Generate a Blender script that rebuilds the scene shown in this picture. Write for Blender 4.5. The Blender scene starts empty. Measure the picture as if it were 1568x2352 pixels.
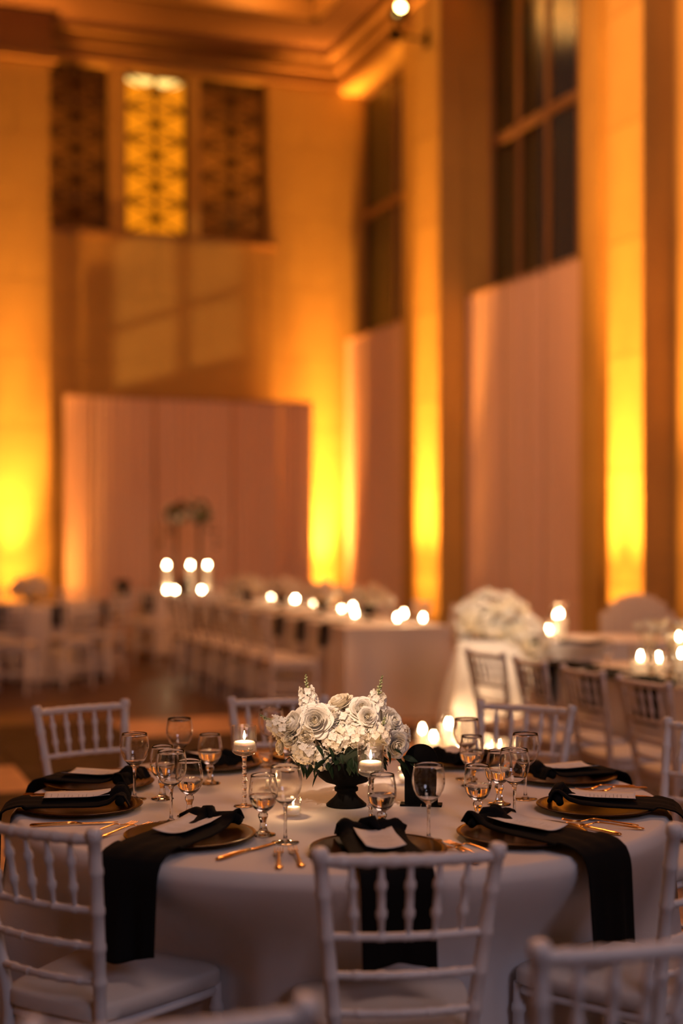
import bpy, math, random
from mathutils import Vector, Matrix
random.seed(7)
sin, cos, pi, rad = math.sin, math.cos, math.pi, math.radians
SC = bpy.context.scene
COL = SC.collection
# ------------------------------------------------------------------ camera, world, light, exposure
F = 3280.0                                   # focal length in pixels of the 1568x2352 frame
EYE = 1.517
cd = bpy.data.cameras.new('camera'); cam = bpy.data.objects.new('camera', cd); COL.objects.link(cam)
cam.location = (0, 0, EYE); cam.rotation_euler = (pi/2, 0, 0)
cd.sensor_fit = 'VERTICAL'; cd.sensor_height = 36.0; cd.lens = 36.0*F/2352
cd.shift_y = 52/2352
cd.dof.use_dof = True; cd.dof.focus_distance = 3.85; cd.dof.aperture_fstop = 1.12
cd.clip_end = 200
SC.camera = cam
w = bpy.data.worlds.new('night'); SC.world = w; w.use_nodes = True
w.node_tree.nodes['Background'].inputs[0].default_value = (.55, .66, .75, 1)
w.node_tree.nodes['Background'].inputs[1].default_value = .03
SC.view_settings.view_transform = 'Standard'; SC.view_settings.look = 'None'
SC.view_settings.gamma = 1.0; SC.view_settings.use_curve_mapping = False
SC.view_settings.exposure = 0.0
SC.cycles.use_denoising = True
SC.cycles.use_adaptive_sampling = True; SC.cycles.adaptive_threshold = .015; SC.cycles.adaptive_min_samples = 32
SC.cycles.sample_clamp_indirect = 4.0
SC.cycles.max_bounces = 12; SC.cycles.transmission_bounces = 10; SC.cycles.transparent_max_bounces = 16
SC.cycles.diffuse_bounces = 4; SC.cycles.glossy_bounces = 4
AMBER = (1.0, .37, .06)
A20 = rad(20.2)                              # the hall stands turned by 20.2 degrees to the view
RX, RY = -.026, 21.0                         # far right corner of the hall
RM = Matrix.Translation((RX, RY, 0)) @ Matrix.Rotation(A20, 4, 'Z')
def W(u, v, z=0.0):                          # hall coordinates: u along back wall (left is negative), v towards the camera
    return RM @ Vector((u, -v, z))
def lamp(kind, name, loc, energy, color, size=.1, aim=None, spot=None, blend=1.0, sizey=None):
    ld = bpy.data.lights.new(name, kind); ld.energy = energy; ld.color = color
    if kind == 'AREA':
        ld.size = size
        if sizey: ld.shape = 'RECTANGLE'; ld.size_y = sizey
    else: ld.shadow_soft_size = size
    if kind == 'SPOT': ld.spot_size = rad(spot); ld.spot_blend = blend
    o = bpy.data.objects.new(name, ld); COL.objects.link(o); o.location = loc
    if aim is not None: o.rotation_euler = (Vector(aim)-Vector(loc)).to_track_quat('-Z', 'Y').to_euler()
    return o
# added unseen area lights that fill in the hall's ambient light
lamp('AREA', 'ambient_fill', W(-5, 20, 8.0), 95, (1, .62, .50), 3.0, W(-5, 20, 0))
lamp('AREA', 'ambient_fill', W(-3.5, 9, 8.2), 370, (1, .40, .15), 2.5, W(-3.5, 10, 0))
lamp('AREA', 'ambient_fill', W(-5, 26, 6.0), 125, (.80, .76, 1.0), 3.0, W(-2.5, 18, .5))
# street lamp outside the left wall, shining through its small window onto the back wall
lamp('SPOT', 'street_lamp', W(-16, 10, -.3), 5200, (1, .55, .20), .03, W(-12, 7.05, 1.2), 18, .3)
# added unseen spots that brighten the bouquet and the head-table flowers
lamp('SPOT', 'flower_fill', (-2.0, -1.5, 6.4), 3700, (1, .68, .46), .05, (.01, 3.98, 1.0), 3.1, .9)
lamp('SPOT', 'flower_fill', (-.6, 2.5, 7.9), 4200, (1, .72, .46), .05, (1.12, 9.9, .95), 6.5, .9)

# ------------------------------------------------------------------ materials
def mat(name, color, rough=.6, metal=0.0, bump=None, noise=None, coat=0, sheen=0, sub=0, spec=None, emit=None, trans=0):
    m = bpy.data.materials.new(name); m.use_nodes = True
    nt = m.node_tree; b = nt.nodes['Principled BSDF']
    b.inputs['Base Color'].default_value = (*color, 1); b.inputs['Roughness'].default_value = rough
    b.inputs['Metallic'].default_value = metal
    if coat: b.inputs['Coat Weight'].default_value = coat
    if sheen: b.inputs['Sheen Weight'].default_value = sheen
    if spec is not None: b.inputs['Specular IOR Level'].default_value = spec
    if sub:
        b.inputs['Subsurface Weight'].default_value = sub; b.inputs['Subsurface Radius'].default_value = (.01, .008, .005)
        b.inputs['Subsurface Scale'].default_value = 1.0
    if emit:
        b.inputs['Emission Color'].default_value = (*emit[0], 1); b.inputs['Emission Strength'].default_value = emit[1]
    tc = None
    if noise or bump:
        tc = nt.nodes.new('ShaderNodeTexCoord')
    if noise:      # (scale, second colour, lo, hi)
        n = nt.nodes.new('ShaderNodeTexNoise'); n.inputs['Scale'].default_value = noise[0]; n.inputs['Detail'].default_value = 6
        r = nt.nodes.new('ShaderNodeMapRange'); r.inputs[1].default_value = noise[2]; r.inputs[2].default_value = noise[3]
        x = nt.nodes.new('ShaderNodeMix'); x.data_type = 'RGBA'
        x.inputs[6].default_value = (*color, 1); x.inputs[7].default_value = (*noise[1], 1)
        nt.links.new(tc.outputs['Object'], n.inputs['Vector']); nt.links.new(n.outputs[0], r.inputs[0])
        nt.links.new(r.outputs[0], x.inputs[0]); nt.links.new(x.outputs[2], b.inputs['Base Color'])
    if bump:       # (scale, strength)
        n = nt.nodes.new('ShaderNodeTexNoise'); n.inputs['Scale'].default_value = bump[0]; n.inputs['Detail'].default_value = 4
        p = nt.nodes.new('ShaderNodeBump'); p.inputs['Strength'].default_value = bump[1]; p.inputs['Distance'].default_value = .004
        nt.links.new(tc.outputs['Object'], n.inputs['Vector']); nt.links.new(n.outputs[0], p.inputs['Height'])
        nt.links.new(p.outputs[0], b.inputs['Normal'])
    return m
def glass(name, ior=1.45, color=(1, 1, 1), rough=0.0):
    m = bpy.data.materials.new(name); m.use_nodes = True; nt = m.node_tree; nt.nodes.clear()
    g = nt.nodes.new('ShaderNodeBsdfGlass'); g.inputs['IOR'].default_value = ior; g.inputs['Color'].default_value = (*color, 1)
    g.inputs['Roughness'].default_value = rough
    o = nt.nodes.new('ShaderNodeOutputMaterial'); nt.links.new(g.outputs[0], o.inputs[0]); return m
def thin_glass(name, tint=(1, 1, 1), edge=.85, rough=.03):
    m = bpy.data.materials.new(name); m.use_nodes = True; nt = m.node_tree; nt.nodes.clear()
    t = nt.nodes.new('ShaderNodeBsdfTransparent'); t.inputs[0].default_value = (*tint, 1)
    g = nt.nodes.new('ShaderNodeBsdfGlossy'); g.inputs['Roughness'].default_value = rough
    l = nt.nodes.new('ShaderNodeLayerWeight'); l.inputs[0].default_value = .5
    p_ = nt.nodes.new('ShaderNodeMath'); p_.operation = 'POWER'; p_.inputs[1].default_value = 3.0
    q_ = nt.nodes.new('ShaderNodeMath'); q_.operation = 'MULTIPLY_ADD'; q_.inputs[1].default_value = edge; q_.inputs[2].default_value = .10
    nt.links.new(l.outputs['Facing'], p_.inputs[0]); nt.links.new(p_.outputs[0], q_.inputs[0])
    x = nt.nodes.new('ShaderNodeMixShader'); o = nt.nodes.new('ShaderNodeOutputMaterial')
    nt.links.new(q_.outputs[0], x.inputs[0]); nt.links.new(t.outputs[0], x.inputs[1]); nt.links.new(g.outputs[0], x.inputs[2])
    nt.links.new(x.outputs[0], o.inputs[0]); return m
def translucent(name, color, amount=.35, rough=.7, noise=None):
    m = mat(name, color, rough, noise=noise); nt = m.node_tree; b = nt.nodes['Principled BSDF']
    t = nt.nodes.new('ShaderNodeBsdfTranslucent'); t.inputs[0].default_value = (*color, 1)
    x = nt.nodes.new('ShaderNodeMixShader'); x.inputs[0].default_value = amount
    o = [n for n in nt.nodes if n.type == 'OUTPUT_MATERIAL'][0]
    nt.links.new(b.outputs[0], x.inputs[1]); nt.links.new(t.outputs[0], x.inputs[2]); nt.links.new(x.outputs[0], o.inputs[0]); return m
def emitter(name, color, strength):
    m = bpy.data.materials.new(name); m.use_nodes = True; nt = m.node_tree; nt.nodes.clear()
    e = nt.nodes.new('ShaderNodeEmission'); e.inputs[0].default_value = (*color, 1); e.inputs[1].default_value = strength
    o = nt.nodes.new('ShaderNodeOutputMaterial'); nt.links.new(e.outputs[0], o.inputs[0]); return m
M = dict(
    wall=mat('cream_stone', (.54, .355, .10), .75, noise=(1.4, (.47, .30, .085), .35, .7), bump=(14, .25)),
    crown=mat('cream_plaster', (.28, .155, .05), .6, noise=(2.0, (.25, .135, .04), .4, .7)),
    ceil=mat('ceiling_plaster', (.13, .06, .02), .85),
    floor=mat('brown_stone', (.085, .040, .02), .42, spec=.3, noise=(2.0, (.06, .03, .02), .35, .7)),
    tlight=mat('tan_marble', (.66, .40, .23), .5, noise=(3.0, (.34, .20, .12), .35, .7)),
    tdark=mat('dark_marble', (.02, .012, .008), .6, spec=.15, noise=(3.0, (.06, .04, .03), .4, .7)),
    drape=mat('blush_drape', (.78, .56, .46), .85, sheen=.2, bump=(60, .2)),
    cloth=mat('white_cloth', (.74, .70, .70), .85, sheen=.15, bump=(240, .12)),
    napkin=mat('black_cloth', (.006, .006, .007), .95, spec=.15, bump=(300, .25)),
    white=mat('white_resin', (.74, .72, .74), .38, noise=(9, (.68, .66, .68), .4, .7)),
    cushion=mat('ivory_cushion', (.62, .58, .56), .8, bump=(90, .2)),
    black=mat('matte_black', (.0035, .0035, .004), .7, spec=.06, noise=(12, (.009, .0085, .0085), .4, .7)),
    gold=mat('gold_metal', (.86, .50, .17), .22, 1.0, noise=(30, (.80, .44, .14), .4, .7)),
    charger=mat('bronze_lacquer', (.045, .014, .004), .22, .0, spec=.12, noise=(20, (.035, .011, .003), .4, .7)),
    paper=mat('white_card', (.80, .77, .76), .8, bump=(120, .1)),
    ink=mat('grey_ink', (.16, .14, .14), .8),
    wax=mat('white_wax', (.88, .84, .78), .45, sub=.5, emit=((1, .55, .28), .12)),  # flame light inside the wax put in as faint emission
    waxbg=mat('ivory_wax', (.88, .80, .68), .5, emit=((1, .60, .28), .55)),  # emission stands in for candlelight scattered through the wax
    flame=emitter('candle_flame', (1, .60, .26), 60),
    flamebg=emitter('distant_candle_flame', (1, .66, .34), 260),
    wick=mat('black_wick', (.02, .015, .01), .9),
    petal=translucent('white_petal', (.94, .90, .84), .25, .65, noise=(40, (.88, .83, .74), .35, .75)),
    petalc=translucent('cream_petal', (.92, .85, .72), .25, .65, noise=(40, (.86, .78, .60), .35, .75)),
    bud=translucent('pale_green_bud', (.50, .52, .28), .2),
    stem=mat('green_stem', (.13, .17, .06), .6),
    leaf=mat('dark_green_leaf', (.008, .020, .009), .5, spec=.2, noise=(18, (.02, .036, .016), .4, .7)),
    leafy=mat('olive_foliage', (.10, .10, .04), .7, noise=(8, (.05, .06, .025), .35, .7)),
    foam=mat('dark_moss', (.02, .03, .015), .9),
    iron=mat('dark_bronze_grille', (.10, .055, .025), .5, .3),
    frame=mat('brown_window_frame', (.30, .18, .10), .5),
    voile=translucent('amber_voile', (.42, .22, .08), .4, .8),
    glow=emitter('lit_amber_glass', (1, .27, .006), 1.0),
    bulb=emitter('lit_bulb', (1, .62, .16), 2.2),
    spotlens=emitter('pin_spot_lens', (1, .62, .2), 60),
    amberlens=emitter('amber_lens', AMBER, 12),
    glass=glass('clear_glass', 1.47), water=glass('water', 1.33),
    thin=thin_glass('thin_clear_glass'), pane=thin_glass('window_glass', (.55, .60, .58), .15, .3),
)
# ------------------------------------------------------------------ mesh helpers
class MB:
    def __init__(s): s.v = []; s.f = []; s.flat = []
    def add(s, v, f):
        n = len(s.v); s.v += [tuple(p) for p in v]; s.f += [tuple(i+n for i in q) for q in f]; return s
    def box(s, x0, x1, y0, y1, z0, z1):
        v = [(x, y, z) for z in (z0, z1) for y in (y0, y1) for x in (x0, x1)]
        return s.add(v, [(0,2,3,1),(4,5,7,6),(0,1,5,4),(2,6,7,3),(0,4,6,2),(1,3,7,5)])
    def lathe(s, prof, n=24, c=(0, 0, 0), closed=False, ph=0.0):   # prof: (r, z)
        v = []; f = []; m = len(prof)
        for r, z in prof:
            for k in range(n):
                a = 2*pi*k/n+ph; v.append((c[0]+r*cos(a), c[1]+r*sin(a), c[2]+z))
        for i in range(m if closed else m-1):
            j = (i+1) % m
            for k in range(n):
                l = (k+1) % n; f.append((i*n+k, i*n+l, j*n+l, j*n+k))
        return s.add(v, f)
    def sweep(s, pts, rads, n=8, caps=True, flatten=1.0):
        P = [Vector(p) for p in pts]; v = []; f = []; m = len(P)
        d0 = (P[-1]-P[0]).normalized(); up = Vector((0, 0, 1)) if abs(d0.z) < .9 else Vector((0, 1, 0))
        for i, p in enumerate(P):
            d = (P[min(i+1, m-1)]-P[max(i-1, 0)])
            d = d.normalized() if d.length > 1e-9 else d0
            a = d.cross(up).normalized(); b = a.cross(d).normalized()
            for k in range(n):
                t = 2*pi*k/n; q = p+a*(rads[i]*cos(t))+b*(rads[i]*sin(t)*flatten); v.append(q)
        for i in range(m-1):
            for k in range(n):
                l = (k+1) % n; f.append((i*n+k, i*n+l, (i+1)*n+l, (i+1)*n+k))
        if caps: f.append(tuple(range(n-1, -1, -1))); f.append(tuple((m-1)*n+k for k in range(n)))
        return s.add(v, f)
    def grid(s, fn, nu, nv):
        v = [fn(i/nu, j/nv) for j in range(nv+1) for i in range(nu+1)]; f = []
        for j in range(nv):
            for i in range(nu):
                a = j*(nu+1)+i; f.append((a, a+1, a+nu+2, a+nu+1))
        return s.add(v, f)
    def sheet(s, fn, nu, nv, th):      # a sheet with real thickness; fn returns point, offset along +-normal approximated
        top = [Vector(fn(i/nu, j/nv)) for j in range(nv+1) for i in range(nu+1)]
        W1 = nu+1; N = []
        for j in range(nv+1):
            for i in range(nu+1):
                a = top[j*W1+min(i+1, nu)]-top[j*W1+max(i-1, 0)]; b = top[min(j+1, nv)*W1+i]-top[max(j-1, 0)*W1+i]
                n = a.cross(b); N.append(n.normalized() if n.length > 1e-12 else Vector((0, 0, 1)))
        bot = [p-n*th for p, n in zip(top, N)]; n0 = len(top); f = []
        for j in range(nv):
            for i in range(nu):
                a = j*W1+i; f.append((a, a+1, a+W1+1, a+W1)); f.append((n0+a+W1, n0+a+W1+1, n0+a+1, n0+a))
        for i in range(nu):
            f.append((i, n0+i, n0+i+1, i+1)); a = nv*W1+i; f.append((a+1, n0+a+1, n0+a, a))
        for j in range(nv):
            a = j*W1; f.append((a+W1, n0+a+W1, n0+a, a)); a += nu; f.append((a, n0+a, n0+a+W1, a+W1))
        return s.add(top+bot, f)
    def mesh(s, name, m, smooth=False):
        me = bpy.data.meshes.new(name); me.from_pydata(s.v, [], s.f); me.materials.append(m)
        if smooth:
            me.polygons.foreach_set('use_smooth', [True]*len(me.polygons))
        me.update(); return me
def ob(name, me, parent=None, loc=(0, 0, 0), rz=0.0, label=None, cat=None, group=None, kind=None, rot=None, scale=None):
    o = bpy.data.objects.new(name, me); COL.objects.link(o); o.location = loc
    o.rotation_euler = rot if rot is not None else (0, 0, rz)
    if scale: o.scale = (scale,)*3 if isinstance(scale, (int, float)) else scale
    if parent: o.parent = parent
    if label: o['label'] = label
    if cat: o['category'] = cat
    if group: o['group'] = group
    if kind: o['kind'] = kind
    return o
def empty(name, loc, rz, label, cat, group=None): return ob(name, None, None, loc, rz, label, cat, group)
def dup(src, loc, rz, label, group=None, scale=None):
    r = src.copy(); COL.objects.link(r); r.location = loc; r.rotation_euler = (0, 0, rz); r['label'] = label
    if group: r['group'] = group
    if scale: r.scale = (scale,)*3
    for ch in KIDS[src.name]:
        c = ch.copy(); COL.objects.link(c); c.parent = r
        for g in KIDS.get(ch.name, []):
            d = g.copy(); COL.objects.link(d); d.parent = c
    return r
KIDS = {}
def index_kids():
    KIDS.clear()
    for o in bpy.data.objects:
        if o.parent: KIDS.setdefault(o.parent.name, []).append(o)
def smooth_angle(me, deg=40):
    me.set_sharp_from_angle(angle=rad(deg))

# ------------------------------------------------------------------ the hall
def hall(name, mb, m, parent=None, kind=None, smooth=False, **k):
    o = ob(name, mb.mesh(name, m, smooth), parent, **k)
    if parent is None: o.matrix_world = RM.copy()
    if kind: o['kind'] = kind
    return o
def B(u0, u1, v0, v1, z0, z1): return MB().box(min(u0, u1), max(u0, u1), -max(v0, v1), -min(v0, v1), z0, z1)
def Badd(mb, u0, u1, v0, v1, z0, z1): mb.box(min(u0, u1), max(u0, u1), -max(v0, v1), -min(v0, v1), z0, z1)
H = 8.5
UL, VR = -12.0, 32.0
floor = hall('floor', B(UL-.3, .7, -.5, VR, -.12, -.012), M['floor'], kind='structure')
tmesh = {}
def tile(u0, u1, v0, v1, m):
    key = (round(u1-u0, 2), round(v1-v0, 2), m)
    if key not in tmesh: tmesh[key] = MB().box(.004, u1-u0-.004, -(v1-v0)+.004, -.004, -.012, 0).mesh('tile', M[m])
    ob('tile', tmesh[key], floor, (u0, -v0, 0))
for j in range(5, 19):
    v0 = .15+j
    for i in range(-10, 0):
        if j in (8, 10, 12, 14): k = 'tlight' if (i % 4) != 2 else 'tdark'
        elif j in (9, 11, 13): k = 'tdark'
        else: k = 'floor'
        tile(i, i+1, v0, v0+1, k)
# ceiling: flat border with stepped coffer
C0, V0 = -.80, 1.32
mb = MB()
Badd(mb, UL, .6, -.4, V0, H, H+.5); Badd(mb, C0, .6, V0, VR, H, H+.5); Badd(mb, UL, C0, 14, VR, H, H+.5); Badd(mb, UL, -9.5, V0, 14, H, H+.5)
Badd(mb, -9.5, C0, V0, 14, H+.9, H+1.2)
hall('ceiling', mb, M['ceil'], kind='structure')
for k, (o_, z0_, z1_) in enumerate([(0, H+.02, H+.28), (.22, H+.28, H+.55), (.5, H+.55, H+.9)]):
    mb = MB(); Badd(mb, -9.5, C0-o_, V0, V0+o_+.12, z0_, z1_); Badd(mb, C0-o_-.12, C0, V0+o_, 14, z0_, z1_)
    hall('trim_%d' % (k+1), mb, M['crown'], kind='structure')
# back wall with three recessed windows
WZ0, WZ1 = 5.74, 8.02
WIN = [(-4.28, -3.41), (-3.18, -2.26), (-2.11, -1.12)]
mb = MB()
Badd(mb, UL, .7, -.5, 0, 0, WZ0); Badd(mb, UL, .7, -.5, 0, WZ1, H)
Badd(mb, UL, WIN[0][0], -.5, 0, WZ0, WZ1); Badd(mb, WIN[0][1], WIN[1][0], -.5, 0, WZ0, WZ1)
Badd(mb, WIN[1][1], WIN[2][0], -.5, 0, WZ0, WZ1); Badd(mb, WIN[2][1], .7, -.5, 0, WZ0, WZ1)
back = hall('wall_back', mb, M['wall'], kind='structure')
def clad(parent, u0, u1, z0, z1, du, dz, v, axis='u', off=0):
    zz = z0; row = 0
    while zz < z1-.05:
        z2 = min(zz+dz, z1); us = u0 - (du/2 if row % 2 else 0)
        while us < u1-.02:
            a = max(us, u0); b = min(us+du, u1)
            if b-a > .04:
                key = ('c', round(b-a, 3), round(z2-zz, 3), axis)
                if key not in tmesh:
                    if axis == 'u': tmesh[key] = MB().box(.004, b-a-.004, -.016, .0, .004, z2-zz-.004).mesh('stone_panel', M['wall'])
                    else: tmesh[key] = MB().box(-.016, 0, -(b-a)+.004, -.004, .004, z2-zz-.004).mesh('stone_panel', M['wall'])
                if axis == 'u': ob('stone_panel', tmesh[key], parent, (a, -v, zz))
                else: ob('stone_panel', tmesh[key], parent, (v, -a, zz))
            us += du
        zz = z2; row += 1
clad(back, -4.28, -1.12, 3.0, WZ0-.02, 1.55, .92, 0)
clad(back, -1.10, -.02, .0, 8.0, 1.2, 1.02, 0)
# crown moulding and frieze on the back wall
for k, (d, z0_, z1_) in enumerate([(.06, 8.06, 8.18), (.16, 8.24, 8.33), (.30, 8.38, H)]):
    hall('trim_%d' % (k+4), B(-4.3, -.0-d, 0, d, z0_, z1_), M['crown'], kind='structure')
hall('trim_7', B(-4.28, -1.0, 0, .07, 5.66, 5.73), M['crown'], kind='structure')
lamp('POINT', 'cove_lamp', W(-1.7, 2.2, 8.75), 70, AMBER, .1)
# windows
def grille(parent, u0, u1, z0, z1, cells):
    mb = MB(); t = .018
    for a in (u0, u1): mb.box(a-t, a+t, -.03, .03, z0, z1)
    h = (z1-z0)/cells; um = (u0+u1)/2
    for i in range(cells+1):
        mb.box(u0, u1, -.03, .03, z0+i*h-t, z0+i*h+t)
    for i in range(cells):
        za, zb = z0+i*h, z0+(i+1)*h
        for (p, q) in (((u0, 0, za), (u1, 0, zb)), ((u1, 0, za), (u0, 0, zb)), ((um, 0, za), (um, 0, zb))):
            mb.sweep([p, q], [.017, .017], 4)
        c = [(um+.09*cos(a*pi/6), .0, (za+zb)/2+.09*sin(a*pi/6)) for a in range(13)]
        mb.sweep(c, [.016]*13, 4); mb.sweep([(um, -.02, zb-.001), (um, .02, zb-.001)], [.055, .055], 8)
    return ob('grille', mb.mesh('grille', M['iron']), parent, (0, .16, 0))
for n, (u0, u1) in enumerate(WIN):
    wo = hall('window_%d' % (n+1), B(u0, u1, -.40, -.34, WZ0, WZ0+.05), M['frame'], kind='structure')
    grille(wo, u0+.03, u1-.03, WZ0+.03, WZ1-.03, 5)
    if n == 1:
        ob('pane', MB().box(u0, u1, .36, .37, WZ0, WZ1).mesh('pane', M['glow']), wo)
        for s in (-.2, .2):
            b = MB().lathe([(.001, 0), (.10, .02), (.19, .06), (.2, .10), (.001, .11)], 20)
            ob('lamp_bowl', b.mesh('lamp_bowl', M['bulb'], True), wo, ((u0+u1)/2+s, .26, WZ1-.14), scale=(1, .4, 1))
    else:
        ob('pane', MB().box(u0, u1, .42, .43, WZ0, WZ1).mesh('pane', M['pane']), wo)
        ph = random.random()*6
        vm = MB().grid(lambda a, b: (u0+(u1-u0)*a, .30+.035*sin(a*40+ph)+.01*sin(a*93), WZ0+.02+(WZ1-WZ0-.04)*b), 80, 1)
        ob('curtain', vm.mesh('curtain', M['voile'], True), wo)
lamp('AREA', 'curtain_fill', W(-3.85, -1.1, 6.9), 30, AMBER, .8, W(-3.85, 0, 6.9))  # unseen lamps added behind the side windows to brighten their curtains
lamp('AREA', 'curtain_fill', W(-1.6, -1.1, 6.9), 55, AMBER, .8, W(-1.6, 0, 6.9))
hall('wall_far', B(UL, .7, -1.6, -1.5, 4.5, H+.5), M['iron'], kind='structure')
# left column standing in front of the back wall
colm = hall('trim_8', B(-5.3, -4.30, 0, .5, 0, 7.80), M['wall'], kind='structure')
clad(colm, -5.3, -4.30, .0, 7.78, 1.1, .98, .5)
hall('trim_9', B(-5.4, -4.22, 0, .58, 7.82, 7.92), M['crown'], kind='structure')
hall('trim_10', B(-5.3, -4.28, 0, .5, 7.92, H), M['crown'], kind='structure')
# right wall: piers and bays
BZ = 4.36
PIERS = [(2.48, 4.23), (7.07, 8.95), (12.0, 13.9), (17.0, 18.9), (22, 24)]
BAYS = [(-.02, 2.48), (4.23, 7.07), (8.95, 12.0), (13.9, 17.0), (18.9, 22), (24, VR)]
mb = MB()
for a, b in PIERS: Badd(mb, 0, .7, a, b, 0, H)
for a, b in BAYS:
    Badd(mb, .42, .7, a, b, 0, BZ); Badd(mb, 0, .7, a, b, 8.0, H)
right = hall('wall_right', mb, M['wall'], kind='structure')
STRIP = [(3.53, 4.28), (8.11, 8.71), (12.5, 13.3)]
for k, (a, b) in enumerate(STRIP):
    s = hall('trim_%d' % (11+k), B(-.30, 0, a, b, 0, 8.0), M['wall'], kind='structure')
    clad(s, a, b, 0, 8.0, 2.0, 1.05, -.30, 'v')
for k, (a, b) in enumerate([(2.52, 3.0), (7.12, 7.5)]):
    hall('trim_%d' % (14+k), B(-.05, 0, a, b, 0, 8.0), M['wall'], kind='structure')
for k, (d, z0_, z1_) in enumerate([(.06, 8.06, 8.18), (.16, 8.24, 8.33), (.30, 8.38, H)]):
    hall('trim_%d' % (16+k), B(-d, 0, 0, 20, z0_, z1_), M['crown'], kind='structure')
for n, (a, b) in enumerate(BAYS[:4]):
    wo = hall('window_%d' % (4+n), B(.36, .44, a, b, BZ-.02, BZ+.06), M['frame'], kind='structure')
    m1 = MB()
    nm = 4 if n else 2
    wa = a+.02
    for i in range(nm+1):
        c = wa+(b-wa)*i/nm
        ob('mullion', MB().box(.37, .43, -c-.045, -c+.045, BZ, 8.0).mesh('mullion', M['frame']), wo)
    for z in (6.2, 7.98):
        ob('glazing_bar', MB().box(.36, .44, -b, -a, z-.06, z+.06).mesh('glazing_bar', M['frame']), wo)
    for i in range(nm):
        for z0_, z1_ in ((BZ+.05, 6.14), (6.26, 7.92)):
            c0 = wa+(b-wa)*i/nm+.05; c1 = wa+(b-wa)*(i+1)/nm-.05
            ob('pane', MB().box(.395, .405, -c1, -c0, z0_, z1_).mesh('pane', M['pane']), wo)
    ph = n
    # half-drawn curtains hanging outside the nearer panes
    for (c0, c1) in ((a+.05, a+(b-a)*.36),):
        vm = MB().grid(lambda s, t: (.50+.03*sin(s*30+ph), -(c0+(c1-c0)*s), BZ+(8.0-BZ)*t), 60, 1)
        ob('blind', vm.mesh('blind', M['drape'], True), wo)
# left wall with its little window, rear wall
LW = (6.85, 7.28, .90, 1.55)
mb = MB(); Badd(mb, UL-.3, UL, -.5, LW[0], 0, H+.5); Badd(mb, UL-.3, UL, LW[1], VR, 0, H+.5)
Badd(mb, UL-.3, UL, LW[0], LW[1], 0, LW[2]); Badd(mb, UL-.3, UL, LW[0], LW[1], LW[3], H+.5)
# the reveal is cut back so the street light passes: thin wall at the opening
mb = MB(); Badd(mb, UL-.05, UL, -.5, LW[0], 0, H+.5); Badd(mb, UL-.05, UL, LW[1], VR, 0, H+.5)
Badd(mb, UL-.05, UL, LW[0], LW[1], 0, LW[2]); Badd(mb, UL-.05, UL, LW[0], LW[1], LW[3], H+.5)
hall('wall_left', mb, M['wall'], kind='structure')
wo = hall('window_8', B(UL-.03, UL-.01, 7.078, 7.10, LW[2], LW[3]), M['frame'], kind='structure')
ob('glazing_bar', MB().box(UL-.03, UL-.01, -LW[1], -LW[0], 1.155, 1.175).mesh('glazing_bar', M['frame']), wo)
hall('wall_rear', B(UL, .7, VR, VR+.2, 0, H+.5), M['wall'], kind='structure')

# drapes on pipes
def drape(u0, u1, v0, v1, z, label, seed, group, folds=9, tone=None):
    L = math.hypot(u1-u0, v1-v0); dx, dy = (u1-u0)/L, -(v1-v0)/L; nx, ny = dy, -dx
    rnd = random.Random(seed); ph = [rnd.random()*6 for _ in range(4)]
    def fn(a, b):
        k = folds*2*pi*a
        d = (.030*sin(k+ph[0]+.6*sin(a*7+ph[1]))+.014*sin(k*2.3+ph[2]))*(1.0-.35*b)
        x = u0+dx*L*a+nx*d; y = -v0+dy*L*a+ny*d
        return (x, y, .02+(z-.02)*b)
    m = MB().grid(fn, 110, 4)
    o = hall('drape', m, M['drape'], smooth=True); o['label'] = label; o['category'] = 'drape'; o['group'] = group
    pm = MB().sweep([(u0, -v0, z-.02), (u1, -v1, z-.02)], [.022, .022], 8)
    ob('crossbar', pm.mesh('crossbar', M['frame']), o)
G1 = 'drapes across the back wall'
bu = [-4.10, -3.72, -2.85, -1.75, -1.05, -.54]
for i, lb in enumerate(['narrow amber-lit drape beside the left stone column', 'blush drape on the back wall left of the far candle table',
                        'blush drape on the back wall behind the two tall floral stands', 'blush drape on the back wall right of the tall floral stands',
                        'last blush drape before the bright amber corner pillar']):
    drape(bu[i]+.02, bu[i+1]-.0, .34, .34, 3.42, lb, i+1, G1, folds=3+int(6*(bu[i+1]-bu[i])))
G2 = 'drapes below the tall windows of the right wall'
for i, (a, b, lb) in enumerate([(.10, 1.25, 'blush drape in the far bay next to the amber corner pillar'),
        (1.27, 2.46, 'blush drape in the far bay left of the narrow lit pilaster'),
        (4.27, 5.2, 'blush drape in the wide bay right of the narrow lit pilaster'),
        (5.22, 6.15, 'middle blush drape of the wide bay under the grid window'),
        (6.17, 7.03, 'blush drape in the wide bay left of the broad lit pilaster'),
        (9.0, 10.4, 'blush drape in the bay right of the broad lit pilaster'), (10.42, 11.98, 'blush drape in the nearest bay, at the right edge')][:6]):
    drape(.06, .06, a, b, 4.37, lb, i+20, G2, folds=int(6*(b-a)))

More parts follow.
